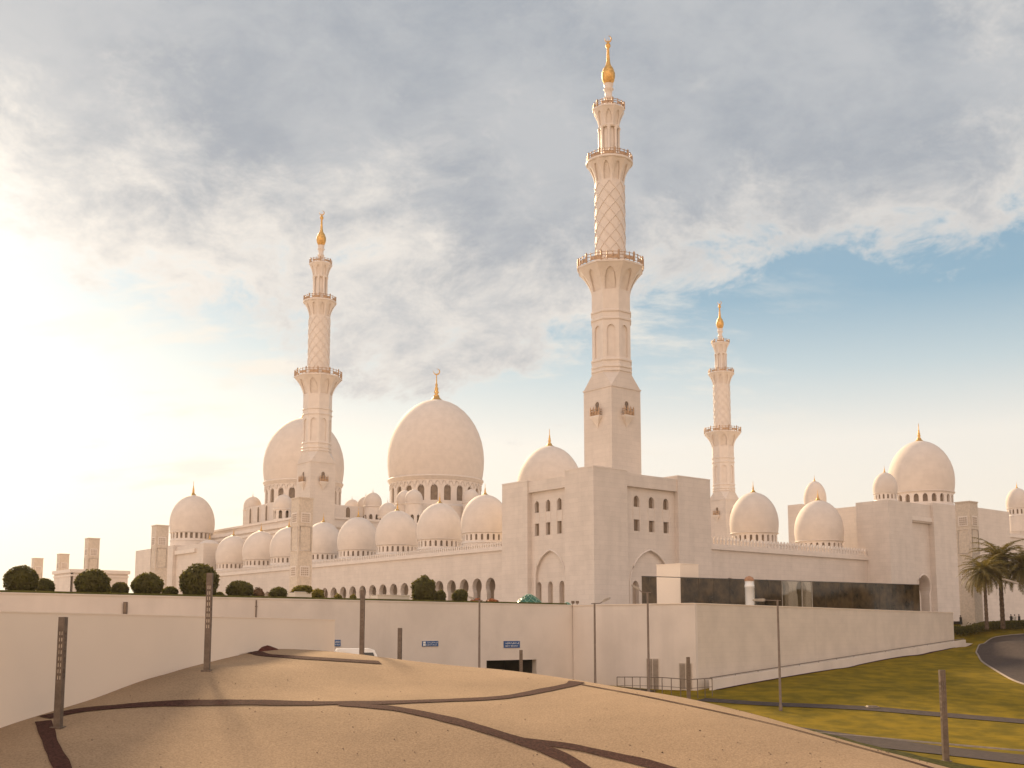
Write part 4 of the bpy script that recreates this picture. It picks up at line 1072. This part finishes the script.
crown_b = leaf_cloud(5200, 3.6, 3.6, 3.0, 6.2, .42, lump=.16); first_t = None
for i, (x, y, s_) in enumerate(((112, 163, 1.1), (124, 158, 1.3), (136, 166, 1.2), (147, 155, 1.35), (158, 168, 1.2), (168, 158, 1.4), (178, 172, 1.3), (140, 148, 1.1), (160, 146, 1.2), (116, 146, 1.2), (124, 138, 1.2), (150, 136, 1.3), (138, 141, 1.1), (104, 152, 1.0))):
    if first_t is None:
        first_t = thing('roadside_tree', 'broad dark tree of the row along the drive beyond the view', 'tree', (x, y, gz((x, y))), 0, 'trees along the drive')
        crown_b.build('crown', M['leaf'], first_t)
        b = MB(); b.tube([(0, 0, -.4), (.05, 0, 2), (.0, .1, 4.2), (.1, 0, 6)], [.28, .22, .2, .12], 8)
        for a in (0.3, 2.2, 4.4): b.tube([(0, .05, 3.4), (1.2*math.cos(a), 1.2*math.sin(a), 5.0), (2.2*math.cos(a), 2.2*math.sin(a), 6.6)], [.13, .1, .05], 6)
        b.build('trunk', M['bark'], first_t); first_t.scale = (s_,)*3
    else:
        o = copy_tree(first_t); o.location = (x, y, gz((x, y))); o.scale = (s_,)*3; o.rotation_euler = (0, 0, i*1.3)

# ------------------------------------------------------------------ street furniture
def light_column(px0, px1, y0, y1, d, label, first=None, zb=None, panel='lit'):
    p = at(px1, y1, d) if y1 else at(px0, y0, d); q = at(px0, y0, d)
    z0 = p[2] if zb is None else zb
    h = q[2]-z0
    t = thing('light_column', label, 'light column', (p[0], p[1], z0), rng.uniform(-.2, .2), 'bronze light columns on the mound')
    w = .185
    b = MB(); b.box(-w, w, -w, w, -.4, h*.42); b.box(-w, w, -w, w, h*.88, h)
    for sx in (-1, 1):
        for sy in (-1, 1): b.box(*sorted((sx*w, sx*(w-.09))), *sorted((sy*w, sy*(w-.09))), h*.42, h*.88)
    for s in (-1, 1): b.box(-.035, .035, *sorted((s*w, s*(w-.05))), h*.42, h*.88); b.box(*sorted((s*w, s*(w-.05))), -.035, .035, h*.42, h*.88)
    for k in range(9): z = h*(.42+.46*k/8); b.box(-w+.001, w-.001, -w+.001, w-.001, z-.07, z+.07)
    b.build('shaft', M['bronze'], t)
    b = MB(); b.box(-w+.03, w-.03, -w+.03, w-.03, h*.43, h*.87); b.build('light_panel', M[panel], t)
    b = MB(); b.box(-.32, .32, -.32, .32, -.4, .04); b.build('base_plate', M['bronze'], t)
    return t
mz = lambda px, d: float(mound_z(np.array([(px-512)/F*d*.995]), np.array([d]))[0])
light_column(62, 58, 617, 725, 61.5, 'nearest light column, at the left by the smooth low wall', zb=mz(58, 61.5))
light_column(211, 207, 573, 665, 74, 'tall light column standing before the largest round bush', zb=mz(207, 74))
light_column(363.5, 361.5, 590, 668, 96, 'light column on the mound crest in front of the white van', zb=mz(361.5, 96)-.05, panel='lit_dim')
for px, y0, d, lab in ((400, 628, 112, 'slim light column behind the crest between van and blue signs'), (521, 650, 124, 'short looking light column in front of the garage opening'), (688, 657, 118, 'light column beside the metal railing at the wall corner')):
    q = at(px, y0, d); light_column(px, px-1, y0, 0, d, lab, zb=gz(q), panel='lit_dim')
p = at(945, 760, 78); light_column(942.5, 946, 670, 760, 78, 'light column on the grass verge by the road at the right', zb=gz(p), panel='lit_dim')

def street_lamp(px, y0, d, side, label, armpx=16, rise=4, yb=None, zb=None):
    q = at(px, y0, d); g = gz(q) if zb is None else zb
    h = q[2]-g; arm = armpx/F*d
    t = thing('street_lamp', label, 'street lamp', (q[0], q[1], g), 0, 'slim street lamps')
    b = MB(); b.lathe(0, 0, [(.17, -.4), (.17, .5), (.13, .6), (.10, h)], 10); b.build('pole', M['pole'], t)
    b = MB(); rz = rise/F*d; b.tube([(0, 0, h-.06), (side*arm*.35, 0, h-.03), (side*arm*.55, 0, h+rz*.4)], .05, 6); b.tube([(-side*.35, 0, h-.06), (0, 0, h-.06)], .05, 6); b.build('arm', M['pole'], t)
    b = MB(); c0 = np.array((side*arm*.5, 0, h+rz*.35)); c1 = np.array((side*arm, 0, h+rz))
    vs = []
    for f, wd, th in ((0, .16, .10), (.15, .24, .15), (.85, .24, .12), (1, .12, .05)):
        c = c0+(c1-c0)*f; vs += [tuple(c+np.array((0, s*wd, t_*th))) for s, t_ in ((-1, -1), (1, -1), (1, 1), (-1, 1))]
    b.add(vs, [(i*4+j, i*4+(j+1) % 4, i*4+4+(j+1) % 4, i*4+4+j) for i in range(3) for j in range(4)]+[(3, 2, 1, 0), (12, 13, 14, 15)])
    b.build('lamp_head', M['lhead'], t)
    return t
street_lamp(479.5, 600, 122, -1, 'street lamp standing before the wall between the two blue signs', 11, 3)
street_lamp(594.5, 603, 118, 1, 'street lamp in front of the plain wall left of the louvred door', 16, 5)
street_lamp(647.5, 592, 113, -1, 'street lamp by the louvred door with its head over the wall top', 16, 7)
street_lamp(777.5, 600, 111, -1, 'street lamp on the sunny lawn in front of the coursed wall', 25, 0)
street_lamp(1034, 586, 150, -1, 'pale street lamp reaching in from the right edge before the palms', 31, 7)

# louvred doors and railing at the corner
for p0, p1, y0, y1, lab in ((648.5, 661.5, 658, 690, 'louvred double door in the plain wall behind the street lamp'), (681, 694.5, 662.5, 690, 'louvred panel in the wall behind the light column at the corner')):
    ua, ub = u_on(LB1, tC, p0, -4), u_on(LB1, tC, p1, -4); mpC = wmap(LB1, tC, nC); pc = mpC((ua+ub)/2, 0, 0)
    zt, zb_ = zat(pc, y0), zat(pc, y1)
    t = thing('louvred_door', lab, 'door', (pc[0]+nC[0]*.5, pc[1]+nC[1]*.5, zb_)); of = (pc[0]+nC[0]*.5, pc[1]+nC[1]*.5, zb_)
    b = MB(); slab(b, LB1, tC, nC, ua, ub, -.56, -.44, zb_, zt); b.build('frame', M['wallb'], t, of)
    for k in range(2):
        a_, b_ = ua+(ub-ua)*(.06+.47*k), ua+(ub-ua)*(.06+.47*k+.41); b = MB(); n = 22
        slab(b, LB1, tC, nC, a_, b_, -.585, -.562, zb_+.1, zt-.1)
        for i in range(n): z = zb_+.15+(zt-zb_-.35)*i/n; slab(b, LB1, tC, nC, a_+.04, b_-.04, -.64, -.588, z, z+(zt-zb_)/n*.5)
        b.build('leaf', M['door'], t, of)
rail = thing('railing', 'thin metal railing round the paved corner at the foot of the wall', 'railing')
RT = [at(617, 677, 124), at(640, 677, 124), at(662, 677.5, 124), at(690, 679.5, 121), at(712, 678, 123)]
rail.location = (*RT[0][:2], RT[0][2]-1.2); of = tuple(rail.location)
pts = [tuple(np.array(RT[i])*(1-k/6)+np.array(RT[i+1])*(k/6)) for i in range(4) for k in range(6)]+[RT[-1]]
b = MB(); b.tube(pts, .05, 5); b.tube([(x, y, z-.95) for x, y, z in pts], .03, 5); b.build('handrail', M['pole'], rail, of)
for k in range(0, len(pts), 2):
    P = MB(); x, y, z = pts[k]; P.tube([(x, y, z-2.2), (x, y, z)], .05, 6); P.build('post', M['pole'], rail, of)
# blue signs on the long wall
def sign(p0, p1, y0, y1, label, arrow):
    pc = mpB(u_on(LB0, tB, (p0+p1)/2, -1), 0, 0); ua, ub = u_on(LB0, tB, p0, -1), u_on(LB0, tB, p1, -1)
    zt, zb_ = zat(pc, y0), zat(pc, y1); of = (pc[0]+nB[0]*.05, pc[1]+nB[1]*.05, zb_)
    t = thing('road_sign', label, 'sign', of, 0, 'blue signs on the long wall')
    b = MB(); slab(b, LB0, tB, nB, ua, ub, -.08, -.005, zb_, zt); b.build('panel', M['blue'], t, of)
    W_ = ub-ua; H = zt-zb_; b = MB()
    def bar(x0, x1, z0, z1): slab(b, LB0, tB, nB, ua+W_*x0, ua+W_*x1, -.095, -.082, zb_+H*z0, zb_+H*z1)
    def curve(L, r): b.tube([(*mpB(ua+W_*x, 0, -.09)[:2], zb_+H*z) for x, z in L], r*H, 4, False)
    xs = .26 if arrow else .08
    # flowing script above, short letters below
    k = 0; x = .92
    while x > xs+.08:
        w = .10+.05*((k*7) % 3)
        curve([(x, .62), (x-w*.25, .58+.2*(k % 2)), (x-w*.5, .60), (x-w*.8, .66+.06*(k % 3)), (x-w, .60)], .035)
        if k % 2: bar(x-w*.6, x-w*.45, .80, .86)
        else: bar(x-.015, x+.01, .6, .86)
        x -= w+.03; k += 1
    x = xs; k = 0
    while x < .90:
        w = .05
        bar(x, x+.014, .16, .40); 
        if k % 3: bar(x+.014, x+w*.8, (.36, .16)[k % 2], (.40, .20)[k % 2])
        if k % 4 == 1: bar(x+w*.6, x+w*.85, .16, .40)
        x += w+(.06 if k % 5 == 4 else .018); k += 1
    if arrow:
        bar(.04, .2, .10, .46); bar(.04, .2, .54, .9)
    b.build('lettering', M['white'], t, of)
sign(334, 340.3, 639.8, 646.3, 'blue sign half hidden behind the end of the low wall', False)
sign(422, 438, 641, 646.3, 'blue sign with a white arrow panel between van and street lamp', True)
sign(503.5, 519.5, 641, 647.8, 'blue sign with white lettering above the garage opening', False)
# wall fixtures
q = mpB(u_on(LB0, tB, 124.7, 2), 0, 0); ft = thing('wall_light', 'narrow dark wall light fixed high on the long wall at the left', 'wall light', (q[0]+nB[0]*.15, q[1]+nB[1]*.15, zat(q, 614)))
b = MB(); hh = zat(q, 602)-zat(q, 614); b.box(-.16, .16, -.15, .15, 0, hh); b.build('housing', M['bronze'], ft)
b = MB(); b.box(-.1, .1, -.17, -.151, hh*.1, hh*.9); b.build('lens', M['pane'], ft)
q = mpB(u_on(LB0, tB, 255.5, 1), 0, 0); b = MB(); dp = (q[0]+nB[0]*.08, q[1]+nB[1]*.08)
b.tube([(0, 0, 0), (0, 0, zat(q, 600)-zat(q, 622))], .07, 6)
for f in (.2, .8): b.box(-.1, .1, -.1, .1, f*1.9, f*1.9+.08)
o = b.build('drain_pipe', M['pole']); o.location = (*dp, zat(q, 622)); tag(o, 'thin dark drain pipe down the long wall above the low wall', 'pipe')
for px, lab in ((572.8, 'left of two tiny dark floodlights on the wall end'), (577.2, 'right of two tiny dark floodlights on the wall end')):
    q = at(px, 605, 139.5); t = thing('floodlight', lab, 'floodlight', (q[0], q[1], WT+.09), .3, 'floodlights on the wall end')
    b = MB(); b.tube([(0, 0, -.02), (0, 0, .2)], .04, 5); b.box(-.12, .12, -.03, .03, .15, .2); b.build('bracket', M['pole'], t)
    b = MB(); b.prism([(-.2, -.14), (.2, -.14), (.17, .14), (-.17, .14)], .2, .52); b.build('housing', M['bronze'], t)

q = cast(872, 708, ground_z); ut = thing('utility_cover', 'low dark utility cover beside the path on the sunny lawn', 'cover', (q[0], q[1], gz(q)))
b = MB(); b.prism([(-.6, -.4), (.6, -.4), (.6, .4), (-.6, .4)], -.1, .16); b.build('frame', M['kerb'], ut)
b = MB(); b.prism([(-.5, -.3), (.5, -.3), (.5, .3), (-.5, .3)], .161, .22, [(-.46, -.27), (.46, -.27), (.46, .27), (-.46, .27)]); b.build('lid', M['bronze'], ut)
# white van behind the crest
def van():
    q = at(359, 651, 106); g = gz(q); h = q[2]-g; L = 47/F*106*1.02; h += .25
    t = thing('parked_van', 'white van behind the mound crest with only its roof showing', 'van', (q[0], q[1], g), math.atan2(tB[1], tB[0])*.35)
    prof = [(-.5, .12), (-.5, .62), (-.485, .93), (-.45, 1.0), (.20, 1.0), (.30, .955), (.40, .66), (.49, .52), (.5, .30), (.49, .12)]
    b = MB(); n = len(prof); vs = []
    for s, k in ((-1, .94), (-1, 1), (1, 1), (1, .94)):
        for x, z in prof:
            inset = (.86 if z > .9 else 1)*(.97 if s and k < 1 else 1)
            vs.append((x*L*(k if abs(x) > .45 else 1), s*.95*(1 if k < 1 else .93)*inset, z*h*(1 if k == 1 or z < .9 else .975)))
    b.add(vs, [(i*n+j, i*n+j+1, (i+1)*n+j+1, (i+1)*n+j) for i in range(3) for j in range(n-1)]+[tuple(range(n)), tuple(range(3*n, 4*n))[::-1]], False)
    b.build('body', M['white'], t)
    for s in (-1, 1):
        b = MB(); y = s*.975; b.add([(.02*L, y, .58*h), (.34*L, y, .58*h), (.27*L, y*.93, .88*h), (.02*L, y*.93, .88*h)], [(0, 1, 2, 3)]); b.build('window', M['vglass'], t)
        for x in (-.3, .32):
            w = MB(); w.add([], []); pts = []
            for r_, yy in ((.2, .0), (.33, .0), (.35, .05), (.35, .2), (.33, .25), (.1, .25)):
                pts.append((r_, yy))
            nn = 18; vv = [(x*L+r_*math.cos(2*PI*k/nn), s*(.98-yy), .34+r_*math.sin(2*PI*k/nn)) for r_, yy in pts for k in range(nn)]
            w.add(vv, [(i*nn+k, i*nn+(k+1) % nn, (i+1)*nn+(k+1) % nn, (i+1)*nn+k) for i in range(5) for k in range(nn)], True); wo_ = w.build('wheel', M['tyre'], t)
            w = MB(); w.add([(x*L+.21*math.cos(2*PI*k/nn), s*.97, .34+.21*math.sin(2*PI*k/nn)) for k in range(nn)], [tuple(range(nn))]); w.build('rim', M['lhead'], wo_)
    b = MB(); b.add([(.305*L, -.78, .945*h), (.305*L, .78, .945*h), (.405*L, .86, .67*h), (.405*L, -.86, .67*h)], [(0, 1, 2, 3)]); b.build('windscreen', M['vglass'], t)
    for s in (-1, 1):
        b = MB(); b.box(.475*L, .505*L, *sorted((s*.55, s*.85)), .36*h, .44*h); b.build('headlight', M['lhead'], t)
van()

# people by the gate
def person(px, d, base_y, label, robe, turn, stride=.14, bag=False):
    q = at(px, base_y, d); s = 1.75/1.75
    t = thing('person', label, 'person', q, turn, 'people by the gatehouse')
    V = [(0, 0, .95), (0, 0, 1.2), (0, 0, 1.42), (0, 0, 1.52), (0, .01, 1.66),                         # pelvis, waist, chest, neck, head
         (-.19, 0, 1.40), (-.25, .02, 1.13), (-.24, -.09, .90), (.19, 0, 1.40), (.25, -.03, 1.13), (.23, -.14, .92),
         (-.09, 0, .88), (-.10, -stride, .48), (-.10, -stride*1.4, .08), (-.10, -stride*1.4-.16, .03),
         (.09, 0, .88), (.10, stride*.6, .48), (.10, stride*1.5, .09), (.10, stride*1.5-.16, .04)]
    E = [(0, 1), (1, 2), (2, 3), (3, 4), (2, 5), (5, 6), (6, 7), (2, 8), (8, 9), (9, 10), (0, 11), (11, 12), (12, 13), (13, 14), (0, 15), (15, 16), (16, 17), (17, 18)]
    rad = [.15, .135, .15, .06, .105, .07, .05, .035, .07, .05, .035, .10, .075, .05, .04, .10, .075, .05, .04]
    me = bpy.data.meshes.new('body'); me.from_pydata(V, E, []); me.materials.append(M['skin'])
    o = bpy.data.objects.new('body', me); COL.objects.link(o); o.parent = t
    me.skin_vertices or bpy.context.view_layer.update()
    md = o.modifiers.new('skin', 'SKIN'); 
    for i, sv in enumerate(me.skin_vertices[0].data): sv.radius = (rad[i], rad[i]*.85); sv.use_root = (i == 0)
    o.modifiers.new('sub', 'SUBSURF').levels = 1; o.modifiers['sub'].render_levels = 1
    b = MB(); b.lathe(0, 0, [(.30, .1), (.27, .5), (.22, .95), (.20, 1.2), (.23, 1.38), (.12, 1.48), (.08, 1.52)], 14)
    for s_ in (-1, 1): b.tube([(s_*.19, 0, 1.42), (s_*.26, .0, 1.15), (s_*.25, -.10, .96)], [.09, .075, .07], 8)
    b.build('robe', M[robe], t)
    b = MB(); b.lathe(0, .02, [(.115, 1.58), (.13, 1.66), (.115, 1.74), (.06, 1.79), (.01, 1.80)], 12); b.build('hair', M['cloth'], t)
person(961, 205, 625, 'person in a dark robe walking at the end of the coursed wall', 'cloth', .6)
person(1011.5, 206, 624, 'person in a dark robe left of the little group under the palms', 'cloth', 2.0)
person(1015, 207, 624, 'person in a white robe in the little group under the palms', 'clothw', -.8)
person(1019.5, 206, 624, 'person in a dark robe at the right edge of the little group', 'cloth', 1.2)

# ------------------------------------------------------------------ haze
def haze():
    m = bpy.data.materials.new('haze'); m.use_nodes = True; t = NT(m.node_tree)
    o = t.n('ShaderNodeOutputMaterial'); v = t.n('ShaderNodeVolumePrincipled')
    v.inputs['Color'].default_value = (1, .93, .84, 1); v.inputs['Density'].default_value = HAZE; v.inputs['Anisotropy'].default_value = .35
    t.t.links.new(v.outputs[0], o.inputs['Volume'])
    b = MB(); b.box(-420, 420, -60, 560, -15.2, 128); ob = b.build('haze', m); ob['kind'] = 'stuff'
HAZE = 0.00007
if HAZE: haze()
